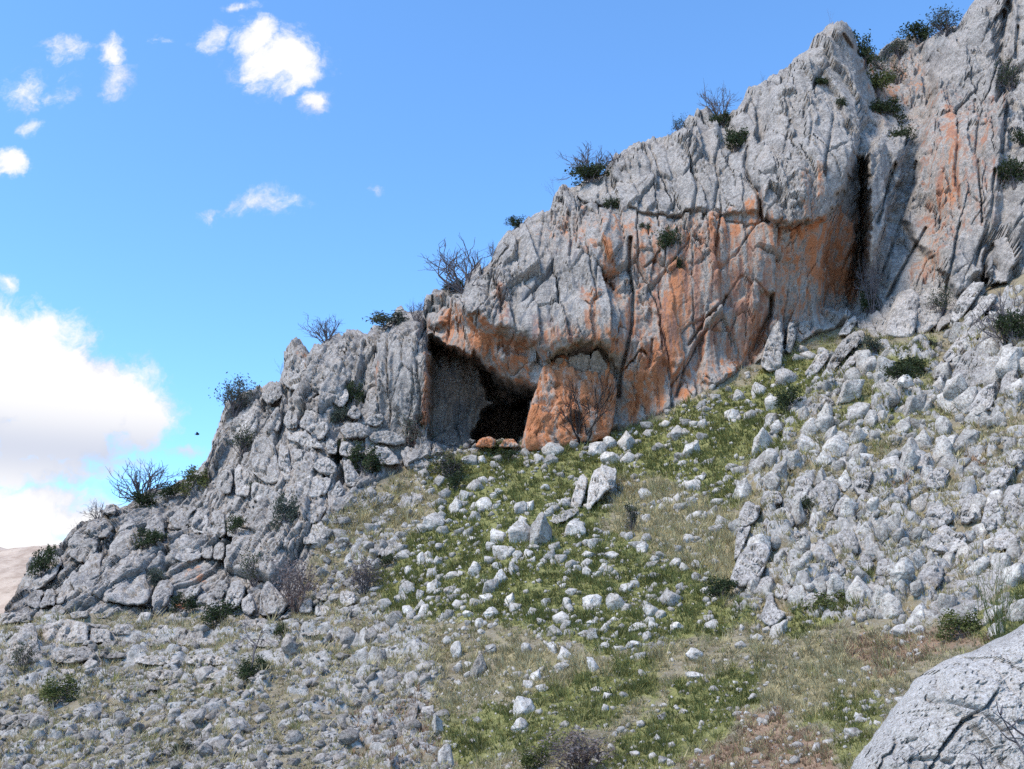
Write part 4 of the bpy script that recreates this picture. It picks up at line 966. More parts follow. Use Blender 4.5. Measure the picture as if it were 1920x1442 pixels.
TR = [  # traced boulders: u, v (centre), width, height, tilt, material, label
    (880, 859, 30, 19, 0, 'pale', 'rounded white boulder just below the shaded cave floor'), (903, 857, 20, 16, 0, 'pale', 'small pale boulder touching the white boulder below the cave'),
    (812, 842, 26, 18, 0, 'pale', 'round grey boulder at the foot of the cave wall beside twigs'), (1036, 844, 40, 28, 5, 'pale', 'white flat topped block in front of the orange block'),
    (1012, 862, 20, 18, 0, 'pale', 'left of two rounded stones under the white flat topped block'), (1033, 866, 30, 20, 0, 'pale', 'right of two rounded stones under the white flat topped block'),
    (1150, 858, 46, 26, 5, 'pale', 'blocky pale boulder just above the wider leaning slab'), (1120, 838, 34, 30, 10, 'pale', 'rough pitted boulder above the leaning slabs'), (1176, 820, 34, 40, -10, 'pale', 'tall pale boulder at the right foot of the orange wall'),
    (1145, 822, 26, 24, 0, 'pale', 'pale boulder between the pitted boulder and the tall one'), (812, 981, 40, 33, 0, 'pale', 'chunky five sided boulder alone in grass right of the straw patch'), (855, 950, 26, 28, 10, 'pale', 'grey boulder beside the dark bush below the cave'),
    (871, 928, 20, 24, 10, 'pale', 'upright stone behind the dark bush below the cave'), (907, 942, 30, 30, -5, 'pale', 'round topped boulder in the grass above the boulder trio'), (889, 966, 24, 20, 20, 'pale', 'pinkish stone at the lower left of the round topped boulder'),
    (934, 998, 32, 38, -25, 'pale', 'left leaning boulder of the trio in the middle slope'), (977, 992, 48, 48, 0, 'pale', 'broad middle boulder of the trio in the middle slope'), (1015, 990, 40, 68, 5, 'pale', 'tall pointed right boulder of the trio in the middle slope'),
    (975, 952, 24, 26, -10, 'pale', 'left of two lobed boulders on top of the trio'), (992, 948, 24, 26, 15, 'pale', 'right of two lobed boulders on top of the trio'), (944, 1035, 40, 28, 0, 'pale', 'boulder with a dark notch below the left leaning one'),
    (970, 1040, 18, 17, 0, 'pale', 'small round stone right of the notched boulder'), (993, 1038, 22, 17, 0, 'pale', 'domed white stone under the tall pointed boulder'), (1000, 1025, 28, 12, 0, 'pale', 'thin flat white stone under the tall pointed boulder'), (893, 1005, 32, 12, 5, 'pale', 'thin flat white stone left of the left leaning boulder'),
    (790, 1050, 15, 26, -10, 'pale', 'upright white stone like a tooth in the grass'), (821, 1053, 20, 20, 0, 'pale', 'pinkish stone right of the white tooth shaped stone'), (768, 1070, 18, 18, 0, 'pale', 'white stone below left of the tooth shaped stone'), (763, 1104, 30, 28, 10, 'pale', 'bright rounded boulder at the left border of the green grass'),
    (814, 1097, 28, 24, 25, 'pale', 'white boulder split from a darker lower half right of the wedge'), (789, 1113, 16, 22, 15, 'pale', 'white wedge stone between two bright boulders'), (752, 1122, 26, 16, 5, 'pale', 'flat stone under the bright rounded boulder'), (890, 1071, 26, 28, 10, 'pale', 'pale boulder in the middle of the stony green patch'),
    (938, 1083, 24, 32, 10, 'pale', 'upper boulder of a white pair stacked on the slope'), (922, 1101, 30, 30, -25, 'pale', 'lower boulder of a white pair stacked on the slope'), (965, 1068, 20, 26, -25, 'pale', 'bright leaning stone right of the stacked white pair'), (844, 1107, 24, 16, 0, 'dull', 'grey stone below the split white boulder'),
    (957, 1123, 22, 22, 0, 'pale', 'cup shaped stone under the stacked white pair'), (912, 1125, 24, 16, 10, 'pale', 'low stone left of the cup shaped stone'), (720, 1142, 28, 22, 0, 'pale', 'grey boulder with a peaked top above the brown scree'), (765, 1145, 20, 18, 20, 'pale', 'pale stone right of the peaked boulder'),
    (922, 1150, 30, 20, 15, 'pale', 'broad pale stone under the cup shaped stone'), (880, 1157, 26, 12, 0, 'pale', 'flat blue grey stone left of the broad pale stone'), (898, 1168, 16, 20, 0, 'pale', 'rounded pinkish stone under the flat blue grey stone'), (1002, 1145, 30, 20, 10, 'pale', 'rough white stone right of the broad pale stone'),
    (655, 1190, 34, 34, 0, 'dull', 'rough grey boulder on the brown scree below the ledges'), (697, 1190, 24, 26, 0, 'dull', 'pale boulder right of the rough grey one on the scree'), (714, 1240, 24, 34, 0, 'dull', 'upright pale block with a straight left side on the scree'), (732, 1272, 26, 34, 0, 'dull', 'square block with a bright top edge on the scree'),
    (855, 1218, 20, 32, 0, 'pale', 'upright pale block at the border of scree and grass'), (858, 1248, 20, 18, 0, 'pale', 'stone directly under the upright pale block'), (897, 1240, 28, 52, 12, 'dull', 'tall worn grey rock in dry grass right of the upright pale block'), (797, 1287, 30, 18, 40, 'dull', 'blue grey slab leaning right on the scree'),
    (822, 1352, 20, 46, -12, 'pale', 'jagged white rib at the bottom border of scree and grass'), (836, 1420, 28, 44, 10, 'pale', 'white boulder at the bottom edge below the jagged rib'), (1005, 1266, 26, 22, 5, 'pale', 'wedge of pale rock with a flat top in dry grass'), (990, 1284, 20, 14, -10, 'pale', 'left flat stone under the flat topped wedge'), (1016, 1288, 24, 14, 5, 'pale', 'right flat stone under the flat topped wedge'),
    (984, 1322, 42, 34, 0, 'pale', 'wide domed boulder in grass near the bottom middle'), (975, 1356, 32, 26, 10, 'pale', 'rough boulder under the wide domed one'), (1160, 1120, 44, 36, 5, 'pale', 'large round white boulder in grass right of centre'), (1110, 1120, 36, 24, 0, 'pale', 'rough grey stones left of the large round white boulder'), (1258, 1123, 46, 34, 0, 'pale', 'star shaped white boulder in grass'),
    (1222, 1144, 28, 24, -15, 'pale', 'white boulder below left of the star shaped one'), (1195, 1172, 36, 16, 10, 'pale', 'low white stones at the lower end of the white boulder line'), (1218, 1163, 26, 16, 0, 'pale', 'flat white stone right of the low white stones'), (1175, 1094, 30, 16, 20, 'pale', 'grey stone behind the large round white boulder'), (1100, 1068, 16, 20, -20, 'pale', 'white pointed stone above the rough grey stones'),
    (1066, 1071, 20, 14, 0, 'pale', 'rounded white stone left of the white pointed stone'), (1152, 1158, 18, 10, 0, 'pale', 'small flat white stone under the large round boulder'), (1110, 1163, 22, 10, 0, 'pale', 'pinkish flat stone in green grass left of the small flat one'), (1270, 1174, 26, 16, 0, 'pale', 'low white stone left of the forked stone'), (1335, 1175, 28, 20, 10, 'pale', 'forked white stone at the right of the grass, alone'),
    (1058, 1222, 32, 24, -30, 'pale', 'tilted pale slab leading a group of broken slabs'), (1036, 1216, 16, 22, 15, 'pale', 'thin stone left of the tilted pale slab'), (1052, 1244, 30, 18, -10, 'pale', 'flat pale slab under the tilted pale slab'), (1113, 1246, 18, 32, 20, 'pale', 'upright blue white stone in dry grass'), (1135, 1208, 28, 14, 5, 'pale', 'low pale stone in straw, left of two'), (1195, 1209, 28, 14, 0, 'pale', 'low pale stone in straw, right of two'),
    (1303, 1232, 30, 20, 35, 'pale', 'bright oval boulder leaning right in green grass'), (1140, 1302, 20, 16, 20, 'pale', 'lone white stone in green grass near the bottom'), (1308, 1264, 44, 14, 8, 'pale', 'flat stones in a line below the bright oval boulder'), (1078, 992, 38, 36, 0, 'pale', 'round speckled boulder below the dark undercut slab'), (1205, 1028, 24, 20, 25, 'pale', 'white wedge boulder alone right of the dark shrub'),
    (1221, 1055, 30, 12, 20, 'pale', 'flat white stone under the white wedge boulder'), (1146, 1044, 26, 14, 0, 'pale', 'low white stones below the dark shrub'), (1132, 1065, 22, 18, 10, 'pale', 'grey stone below the low white stones'), (1236, 834, 28, 16, 0, 'pale', 'white stone in the green strip right of the orange wall'), (1272, 808, 30, 28, 10, 'pale', 'pale boulder at the top of the green strip under the cliff'), (1300, 838, 34, 28, 20, 'pale', 'rough pale boulder in the green strip, left of the stony slope'),
    (1300, 908, 30, 22, 0, 'pale', 'curved white boulder in grass below the stone line'), (1270, 930, 20, 22, 0, 'pale', 'pale stone left of the curved white boulder'), (1254, 937, 18, 16, 0, 'pale', 'rounded stone left end in front of the curved boulder'), (1372, 774, 28, 26, 20, 'pale', 'round grey boulder in grass under the diagonal cliff foot'), (1426, 728, 32, 26, 0, 'pale', 'smooth grey boulder at the foot of the dark slot'),
    (1385, 735, 22, 24, 0, 'pale', 'white stone left of the smooth grey boulder'), (1452, 752, 36, 28, -10, 'pale', 'pale boulder below right of the smooth grey one'), (1446, 786, 24, 30, 10, 'pale', 'upright white boulder in green grass under the pale one'), (1505, 654, 22, 18, 0, 'pale', 'bright white boulder in the green hollow at the cliff foot'), (1476, 705, 44, 34, 10, 'block', 'lumpy grey boulder left of the diagonal ribs'),
    (1512, 830, 34, 40, 15, 'pale', 'pale boulder heading the stony slope right of the grass'), (1546, 864, 30, 26, 0, 'pale', 'squat grey boulder above the block cluster'), (1620, 862, 34, 26, 10, 'pale', 'rounded boulder above the two upright blocks'), (1690, 1178, 36, 22, 0, 'pale', 'domed grey boulder in rusty grass behind the foreground boulder'), (1722, 1178, 26, 16, 0, 'pale', 'smaller stone right of the domed grey boulder'),
    (1455, 1155, 40, 22, 0, 'pale', 'low pale boulder at the bottom of the block cluster'), (1388, 1218, 24, 14, 0, 'pale', 'low stone in grass between the oval boulder and the brown grass'), (1655, 785, 24, 26, 0, 'pale', 'squarish pale boulder among small bushes on the right slope'), (1695, 748, 26, 20, 20, 'pale', 'pale boulder in the green patch under the big smooth block'), (1735, 755, 28, 32, 20, 'pale', 'upright pale boulder left of the tilted slabs'),
    (1600, 1380, 30, 20, 0, 'pale', 'low pale stone left of the foreground boulder'), (222, 1362, 26, 28, 5, 'dull', 'upright square stone on the lower left scree'), (440, 1366, 44, 24, 0, 'dull', 'wide flat stone on the scree left of the bottom bushes'), (620, 1300, 26, 20, 10, 'dull', 'pale stone in the middle of the lower scree'), (672, 1318, 18, 16, 0, 'dull', 'bright white stone on the scree below a thin pale sliver'),
    (140, 1392, 30, 26, 0, 'dull', 'rounded grey stone near the bottom left corner'), (130, 1380, 22, 22, 0, 'dull', 'stone behind the rounded grey stone near the bottom left corner'), (60, 1318, 34, 26, 10, 'dull', 'grey boulder left of the olive bush on the scree'), (655, 1395, 34, 24, 0, 'dull', 'grey stone left of the large flat slab at the bottom')]

used = []          # footprints (u, v, r) already taken by larger rocks


def surf_pt(u, v):
    p, _ = slope_surf(np.array([u], float), np.array([v], float)); return p[0]


def add_boulder(u, v, wd, ht, tilt, mk, label, group=None, yaw=None, i=0):
    # the stone stands on the slope with about a quarter of it in the ground
    pt = surf_pt(u, min(v + ht * .40, 1470)); s = mpp(pt)
    W, H = wd * s * 1.08, ht * s * 1.36
    o = bpy.data.objects.new('boulder', PROTO[mk][i % NPROTO])
    o.scale = (W, (W * .55 + H * .45) * .95, H)
    o.location = (pt[0], pt[1], pt[2] + H * (.08 if mk == 'grey' else .12))
    o.rotation_euler = (random.uniform(-.12, .12), R(tilt), (math.pi if i % 2 else 0) if yaw is None else yaw)
    link(o); tag(o, label, 'boulder', group)
    used.append((u, v, max(wd, ht) * .5))
    return o


for i, (u, v, wd, ht, tl, mk, lb) in enumerate(TR): add_boulder(u, v, wd, ht, tl, mk, lb, i=i * 7 + 3)
ALLPOLY = KNOLL + LEDGE + FOOT + RIGHT + RIGHT2 + SHELF + SPUR + BENCH
for poly in ALLPOLY + [[(1655, 632), (1776, 530), (1714, 628)], [(1068, 952), (1158, 880)], [(1735, 1122), (1860, 1047), (1930, 1160)]]:
    q = np.asarray(poly, float); used.append((*q.mean(0), .33 * np.ptp(q, 0).mean()))


def inpoly(u, v, poly): return bool(sdf(np.array([u]), np.array([v]), poly)[0] < 0)


ZONES = [(ZB, 11, .72, 3600, 'grey', 'pale grey stone among the crowded rocks of the right hand slope', 'crowded stones of the right hand slope'),
         (ZA, 7.0, .62, 2500, 'pale', 'white stone scattered in the green grass below the cave', 'white stones in the green grass below the cave'),
         (ZE, 10, .5, 380, 'block', 'grey stone in the straw grass between the knoll and the green slope', 'stones in the straw grass left of the green slope'),
         (ZC, 6.5, .60, 6500, 'dull', 'dull grey stone lying in the scree of the lower left slope', 'scree stones of the lower left slope'),
         (ZD, 6.2, .5, 1300, 'pale', 'pale stone scattered in the grass of the lower slope', 'pale stones in the grass of the lower slope'),
         ([(815, 850), (830, 826), (960, 826), (985, 850)], 7.5, .5, 110, 'dull', 'dull stone lying on the cave floor', 'rubble on the cave floor')]
cand = []
cell = {}


def clash(u, v, r):
    for a in range(-2, 3):
        for b in range(-2, 3):
            for (x, y, q) in cell.get((int(u // 30) + a, int(v // 30) + b), ()):
                if (x - u) ** 2 + ((y - v) * 1.15) ** 2 < (.54 * (r + q)) ** 2: return True
    return False


for (x, y, q) in used: cell.setdefault((int(x // 30), int(y // 30)), []).append((x, y, q))
for (poly, med, sg, N, mk, lb, gp), cap in zip(ZONES, (38, 24, 26, 28, 18, 14)):
    q = np.asarray(poly, float); lo, hi = q.min(0), q.max(0)
    M = N * 4
    uu = RNG.uniform(lo[0], hi[0], M); vv = RNG.uniform(lo[1], hi[1], M)
    ins = sdf(uu, vv, poly) < 8 * RNG.normal(size=M)
    den = noise3(uu / 70, vv / 60, uu * 0, 700) + .5 * noise3(uu / 25, vv / 25, uu * 0, 701)
    ins &= (den + RNG.uniform(-.35, .35, M) > -.06)
    if mk == 'dull' and N > 1000: ins &= (RNG.uniform(size=M) < .35 + .65 * sstep(vv, 1220, 1330))
    sz = med * np.exp(sg * RNG.normal(size=M))
    sz = np.clip(sz, 4.5, cap)
    n = 0
    ids = np.nonzero(ins)[0][:N]
    ids = ids[np.argsort(-sz[ids])]
    for k in ids:
        u, v, s = uu[k], vv[k], sz[k]
        if v > 1436 and u > 1560: continue
        if clash(u, v, s * .5): continue
        cell.setdefault((int(u // 30), int(v // 30)), []).append((u, v, s * .5))
        cand.append((s, u, v, mk, lb, gp))
vis = [c for c in cand if 6 < c[1] < 1914 and c[2] < 1432 and not (c[1] > 1600 and c[2] > 1442 - (c[1] - 1600) * .85)]
vis.sort(key=lambda c: -c[0])
room = 296 - len(TR)
single_set = set(id(c) for c in vis[:room])
MARKS = [(1640, 915, 'the two upright blocks'), (1860, 1110, 'the broad scrubby slab'), (1480, 1030, 'the pale block cluster'), (1825, 690, 'the parallel tilted slabs'), (1690, 590, 'the big smooth block'), (1560, 670, 'the diagonal ribs'),
         (1718, 868, 'the squarish grey block'), (1712, 700, 'the upper right green bush'), (1890, 610, 'the big bare right shrub'), (1546, 864, 'the squat grey boulder'), (977, 990, 'the boulder trio'), (1110, 920, 'the two leaning slabs'),
         (1160, 1120, 'the large round white boulder'), (1258, 1123, 'the star shaped boulder'), (1185, 970, 'the lone dark shrub'), (812, 981, 'the five sided boulder'), (930, 1092, 'the stacked white pair'), (1334, 930, 'the thin bare shrub'),
         (1036, 844, 'the white flat topped block'), (1446, 786, 'the upright white boulder'), (838, 880, 'the shrub below the cave'), (472, 1240, 'the little bare tree'), (108, 1315, 'the olive scree bush'), (44, 1252, 'the left edge bush'),
         (334, 1420, 'the bottom edge bush'), (412, 1170, 'the bright green bench bush'), (222, 1362, 'the upright square stone'), (440, 1366, 'the wide flat scree stone'), (822, 1352, 'the jagged white rib'), (732, 1272, 'the square bright edged block'),
         (655, 1190, 'the rough grey scree boulder'), (700, 1415, 'the large flat slab'), (1303, 1232, 'the bright oval boulder'), (984, 1322, 'the wide domed boulder'), (1078, 1410, 'the twiggy bottom shrub'), (1700, 1350, 'the foreground boulder'),
         (1113, 1246, 'the upright blue white stone'), (686, 1085, 'the grey rounded bush'), (720, 1027, 'the long flat slab'), (548, 1100, 'the purple brown bush'), (700, 940, 'the slabs in straw grass'), (1752, 965, 'the lumpy blocks right of centre')]
OCT = ['right of', 'upper right of', 'above', 'upper left of', 'left of', 'lower left of', 'below', 'lower right of']
ORD = ['nearest', 'second nearest', 'third nearest', 'fourth nearest', 'fifth nearest', 'sixth nearest', 'seventh nearest', 'eighth nearest', 'ninth nearest', 'tenth nearest', 'eleventh nearest', 'twelfth nearest']
LOOK = {'pale': 'white stone', 'dull': 'dull grey stone', 'block': 'pale grey stone', 'grey': 'pale grey stone'}
near = {}
for c in vis[:room]:
    k = min(range(len(MARKS)), key=lambda j: (MARKS[j][0] - c[1]) ** 2 + (MARKS[j][1] - c[2]) ** 2)
    dx, dy = c[1] - MARKS[k][0], MARKS[k][1] - c[2]
    near.setdefault((k, int(round(math.atan2(dy, dx) / (math.pi / 4))) % 8), []).append((dx * dx + dy * dy, id(c)))
place = {}
for (k, oc), lst in near.items():
    for n_, (_, ci) in enumerate(sorted(lst)):
        place[ci] = (ORD[n_] + ' ' if len(lst) > 1 else '', OCT[oc], MARKS[k][2])
for i, c in enumerate(vis[:room]):
    s, u, v, mk, lb, gp = c
    od, oc, mkname = place[id(c)]
    sw = 'sizeable ' if s > 26 else ''
    gy = mk == 'grey'
    add_boulder(u, v, s * (random.uniform(.75, 1.1) if gy else random.uniform(.95, 1.3)), s * (random.uniform(.95, 1.5) if gy else random.uniform(.7, 1.0)), random.uniform(5, 45) if gy else random.uniform(-25, 25), mk, f'{od}{sw}{LOOK[mk]} {oc} {mkname}', gp, yaw=random.uniform(-.5, .5) if gy else random.uniform(0, 6.28), i=i * 5 + 2)

# the thousands of smaller stones: one mass
low = [stone_mesh(1200 + i, 1, None) for i in range(14)]
mid = [stone_mesh(1300 + i, 2, None) for i in range(10)]
rest = [c for c in cand if id(c) not in single_set]
ru = np.array([c[1] for c in rest]); rv = np.array([c[2] for c in rest])
rp, _ = slope_surf(ru, np.minimum(rv + np.array([c[0] for c in rest]) * .35, 1476))
V_, F_, T_, MI_ = [], [], [], []
off = 0
mats = {'pale': 0, 'dull': 1, 'block': 2, 'grey': 3}
for k, c in enumerate(rest):
    p, f = (mid if c[0] > 15 else low)[random.randrange(10)]
    s = mpp(rp[k]) * c[0]
    e = Euler((random.uniform(-.5, .5), random.uniform(-.8, .8), random.uniform(0, 6.28))).to_matrix()
    sc = np.array([s * random.uniform(.95, 1.45), s * random.uniform(.8, 1.2), s * (random.uniform(.7, 1.2) if c[3] == 'pale' else random.uniform(.5, .95))])
    if c[3] == 'grey':                                   # slabby, leaning with the bedding
        e = Euler((random.uniform(-.2, .2), R(28) + random.uniform(-.4, .4), random.uniform(-.6, .6))).to_matrix(); sc = sc * np.array([.8, 1.0, 1.55])
    q = (p * sc) @ np.array(e).T + rp[k] + np.array([0, 0, (.06 if c[3] == 'grey' else .10) * sc[2]])
    V_.append(q); F_.append(f + off); off += len(q); T_.append(np.full(len(q), random.uniform(-.3, .2))); MI_.append(np.full(len(f), mats[c[3]]))
me = mesh_np('loose_stones', np.concatenate(V_), np.concatenate(F_), [M_PALE, M_DULL, M_BLOCK, M_GREY], False, {'tone': np.concatenate(T_)})
me.polygons.foreach_set('material_index', np.concatenate(MI_).astype(np.int32)); me.update()
tag(link(bpy.data.objects.new('loose_stones', me)), 'countless small grey and white stones strewn over the slope', 'stones', kind='stuff')


# ------------------------------------------------------------------ grass
def build_grass():
    M = 220000
    u = RNG.uniform(-150, 2100, M); v = RNG.uniform(600, 1476, M)
    ok = v > base(u) - 4
    u, v = u[ok], v[ok]
    g, d, r = zmap(u, v, GREEN), zmap(u, v, DRY), zmap(u, v, RED)
    cl = noise3(u / 38, v / 26, u * 0, 720) + .6 * noise3(u / 14, v / 11, u * 0, 721)
    pr = np.maximum.reduce([g * .95, d * .75, r * .6, np.where(sdf(u, v, ZC) < 0, .36, np.where(sdf(u, v, ZD) < 0, .7, .42))])
    keep = RNG.uniform(size=len(u)) < pr * np.clip(.55 + .9 * cl, .12, 1)
    u, v, g, d, r, cl = [a[keep] for a in (u, v, g, d, r, cl)]
    p, rk = slope_surf(u, v)
    n = len(u)
    gsel = g + .45 * cl + .25 * RNG.normal(size=n)
    col = np.where((gsel > .55)[:, None], np.array([.255, .240, .080]), np.array([.42, .355, .20]))
    dark = (gsel > 1.0) | ((gsel > .7) & (RNG.uniform(size=n) < .3)); col = np.where(dark[:, None], np.array([.150, .160, .054]), col)
    redm = (r > .35) & (RNG.uniform(size=n) < .55); col = np.where(redm[:, None], np.array([.31, .20, .13]), col)
    olive = (gsel > .4) & (gsel < .7); col = np.where(olive[:, None], np.array([.32, .295, .125]), col)
    col = col * RNG.uniform(.7, 1.35, n)[:, None]
    nb = 7
    h = (.16 + .16 * np.clip(cl, 0, 1) + .10 * RNG.uniform(size=n)) * (1 + .5 * d)
    h = h * np.clip(p[:, 1] / 45, .55, 1.3) * np.where(RNG.uniform(size=n) < .05, 2.3, 1.0)
    ang = RNG.uniform(0, 6.283, (n, nb)); lean = RNG.uniform(.15, .95, (n, nb)); hh = h[:, None] * RNG.uniform(.6, 1.25, (n, nb))
    br = RNG.uniform(0, .14, (n, nb)) * np.clip(p[:, 1] / 45, .5, 1.3)[:, None]
    bx = p[:, None, 0] + np.cos(ang) * br; by = p[:, None, 1] + np.sin(ang) * br; bz = p[:, None, 2] - .03 + 0 * br
    wx = -np.sin(ang + .6) * .022; wy = np.cos(ang + .6) * .022
    k = np.clip(p[:, 1] / 35, .5, 1.9)[:, None]
    wx, wy = wx * k, wy * k
    a = np.stack([bx - wx, by - wy, bz], -1); b = np.stack([bx + wx, by + wy, bz], -1)
    t = np.stack([bx + np.cos(ang) * lean * hh, by + np.sin(ang) * lean * hh, bz + hh * np.sqrt(1 - np.minimum(lean * .6, .9) ** 2)], -1)
    verts = np.stack([a, b, t], 2).reshape(-1, 3)
    me = mesh_np('grass', verts, np.arange(len(verts)).reshape(-1, 3), M_GRASS, False, {'tuft': np.repeat(col, nb * 3, 0)})
    tag(link(bpy.data.objects.new('grass', me)), 'green and straw coloured grass growing between the stones', 'grass', kind='stuff')


build_grass()


# ------------------------------------------------------------------ shrubs
def tube(path, r0, r1, V, Fc, sides=3):
    path = np.asarray(path, float); n = len(path)
    off = sum(len(a) for a in V)
    d = np.gradient(path, axis=0); d /= np.linalg.norm(d, axis=1)[:, None] + 1e-9
    ref = np.where(np.abs(d[:, 2:3]) < .9, np.array([[0, 0, 1.0]]), np.array([[1.0, 0, 0]]))
    a = np.cross(d, ref); a /= np.linalg.norm(a, axis=1)[:, None] + 1e-9; b = np.cross(d, a)
    rr = np.linspace(r0, r1, n)
    ring = [path + (a * math.cos(2 * math.pi * k / sides) + b * math.sin(2 * math.pi * k / sides)) * rr[:, None] for k in range(sides)]
    V.append(np.stack(ring, 1).reshape(-1, 3))
    for i in range(n - 1):
        for k in range(sides):
            k2 = (k + 1) % sides; Fc.append((off + i * sides + k, off + i * sides + k2, off + (i + 1) * sides + k2)); Fc.append((off + i * sides + k, off + (i + 1) * sides + k2, off + (i + 1) * sides + k))


def grow(rg, p, d, ln, r, lvl, V, Fc, tips, spread, up):
    pts = [p]; q = p.copy(); dd = d.copy()
    for _ in range(3):
        dd = dd + rg.normal(size=3) * .16 + np.array([0, 0, up]); dd /= np.linalg.norm(dd)
        q = q + dd * ln / 3; pts.append(q.copy())
    tube(pts, r, r * .62, V, Fc)
    tips.append(q.copy())
    if lvl == 0: return
    for _ in range(rg.integers(2, 4)):
        k = rg.integers(1, 4); nd = dd + rg.normal(size=3) * spread; nd /= np.linalg.norm(nd)
        grow(rg, pts[k], nd, ln * rg.uniform(.55, .8), r * .62, lvl - 1, V, Fc, tips, spread, up)


def leaves(rg, centres, n, size, spread):
    c = centres[rg.integers(0, len(centres), n)] + rg.normal(size=(n, 3)) * spread
    a = rg.normal(size=(n, 3)); a /= np.linalg.norm(a, axis=1)[:, None]; b = np.cross(a, rg.normal(size=(n, 3))); b /= np.linalg.norm(b, axis=1)[:, None]
    s = size * rg.uniform(.6, 1.3, n)[:, None]
    v = np.stack([c - a * s, c + b * s * .45, c + a * s, c - b * s * .45], 1).reshape(-1, 3)
    return v, np.arange(n * 4).reshape(-1, 4)


def shrub_proto(kind, seed):
    """unit shrub, about 1 high and 1 wide, base at the origin; returns {part: mesh}"""
    rg = np.random.default_rng(seed); V, Fc, tips = [], [], []
    nst = {'bare': 13, 'fan': 17, 'leafy': 6, 'sprig': 3, 'broom': 26, 'dense': 13, 'tree': 1}[kind]
    for k in range(nst):
        an = rg.uniform(0, 6.283); tl = rg.uniform(.15, 1.0) * (1.0 if kind in ('fan', 'bare', 'dense') else .6)
        d = np.array([math.cos(an) * tl, math.sin(an) * tl, 1.0]); d /= np.linalg.norm(d)
        p0 = np.array([math.cos(an), math.sin(an), 0]) * rg.uniform(0, .06)
        if kind == 'broom': grow(rg, p0 * 3, d, .85, .006, 1, V, Fc, tips, .22, .10)
        elif kind == 'tree': grow(rg, p0 * 0, np.array([.05, 0, 1.0]), .42, .022, 4, V, Fc, tips, .75, .02)
        elif kind == 'sprig': grow(rg, p0, d, .6, .009, 2, V, Fc, tips, .4, .05)
        elif kind == 'leafy': grow(rg, p0, d, .36, .014, 2, V, Fc, tips, .6, .05)
        else: grow(rg, p0, d, .40, .0135, 3, V, Fc, tips, .45 if kind == 'fan' else .55, .07)
    v = np.concatenate(V); f = np.array(Fc)
    tips = np.array(tips)
    sc = np.array([1 / max(np.ptp(v[:, 0]), .01), 1 / max(np.ptp(v[:, 0]), .01), 1 / max(v[:, 2].max(), .01)])
    v = v * sc; tips = tips * sc
    cx = (v[:, 0].max() + v[:, 0].min()) / 2
    if kind not in ('tree', 'sprig'): v[:, 0] -= cx * .7; tips[:, 0] -= cx * .7
    out = {'branches': (v, f)}
    if kind == 'leafy':
        out['foliage'] = leaves(rg, tips, 1500, .05, .085)
    elif kind == 'dense': out['foliage'] = leaves(rg, tips, 900, .032, .06)
    return out


_shr = {}


def shrub_mesh(kind, var, wood, leaf):
    key = (kind, var, wood.name, leaf.name)
    if key not in _shr:
        d = shrub_proto(kind, 40 + var * 7 + len(kind) * 100)
        _shr[key] = {k: mesh_np(k, a, f, wood if k == 'branches' else leaf, False) for k, (a, f) in d.items()}
    return _shr[key]


def shrub(name, label, u, v, wd, ht, kind, on='cliff', wood=M_TWIG, leaf=M_LEAF, var=None, lean=0, group=None, cat='shrub', fwd=.25):
    """u, v: where the shrub leaves the ground; wd, ht in photo pixels"""
    if var is None: var = int(u * 7 + v) % 3
    if on == 'cliff':
        vv = max(v, float(ridge(u)) + 4); pt = cliff_surf(np.array([float(u)]), np.array([float(vv)]))[0]; pt = pt + np.array([0, .15, 0])
    else: pt = surf_pt(u, v)
    s = mpp(pt)
    root = empty(name, pt); tag(root, label, cat, group)
    yaw = random.uniform(-.4, .4) + (math.pi if random.random() < .5 else 0)
    for part, me in shrub_mesh(kind, var, wood, leaf).items():
        o = bpy.data.objects.new(part, me); o.scale = (wd * s * 1.1, wd * s * .85, ht * s * 1.08); o.rotation_euler = (0, R(lean), yaw if lean == 0 else 0)
        o.location = (0, 0, -.05)
        link(o, root)
    return root


S = shrub
S('bare_shrub', 'purplish bare shrub on the ridge edge left of the rough pinnacle', 446, 786, 82, 78, 'dense', leaf=M_LEAF_GREY)
S('bare_shrub', 'leafless shrub leaning left on the ridge right of the rough pinnacle', 612, 652, 84, 64, 'bare', lean=-14)
S('bare_shrub', 'faint twigs on the left flank of the rough pinnacle', 528, 705, 22, 34, 'sprig', lean=-12)
S('evergreen_shrub', 'low grey green shrub on the ridge above the grey wall left of the cave', 728, 626, 64, 32, 'leafy', leaf=M_LEAF_GREY)
S('bare_shrub', 'dark twiggy shrub where the cliff steps up above the cave left edge', 780, 606, 46, 52, 'bare')
S('bare_shrub', 'large leafless fan shaped shrub on the ridge above the cave', 868, 546, 150, 104, 'fan')
S('evergreen_shrub', 'small dark bush at the foot of the large fan shaped shrub', 852, 548, 40, 24, 'leafy')
S('bare_shrub', 'thin twigs right of the large fan shaped shrub', 925, 484, 34, 34, 'bare')
S('evergreen_shrub', 'small green bush alone on the ridge above the overhang', 966, 434, 32, 24, 'leafy')
S('bare_shrub', 'wide dark bare shrub crowning the middle of the ridge', 1104, 338, 140, 76, 'fan')
S('evergreen_shrub', 'dark green bush at the foot of the wide bare shrub', 1108, 346, 66, 36, 'leafy')
S('bare_shrub', 'two thin twigs sticking up left of the wide bare shrub', 1040, 378, 22, 42, 'sprig', lean=-18)
S('evergreen_shrub', 'small dark shrub on the ridge left of the notch', 1274, 262, 34, 36, 'dense')
S('bare_shrub', 'leafless shrub standing in the notch of the ridge', 1350, 228, 78, 84, 'bare')
S('evergreen_shrub', 'dark bush at the foot of the leafless shrub in the notch', 1352, 236, 40, 28, 'leafy')
S('evergreen_shrub', 'green bush in the niche below the ridge notch', 1383, 286, 54, 46, 'leafy')
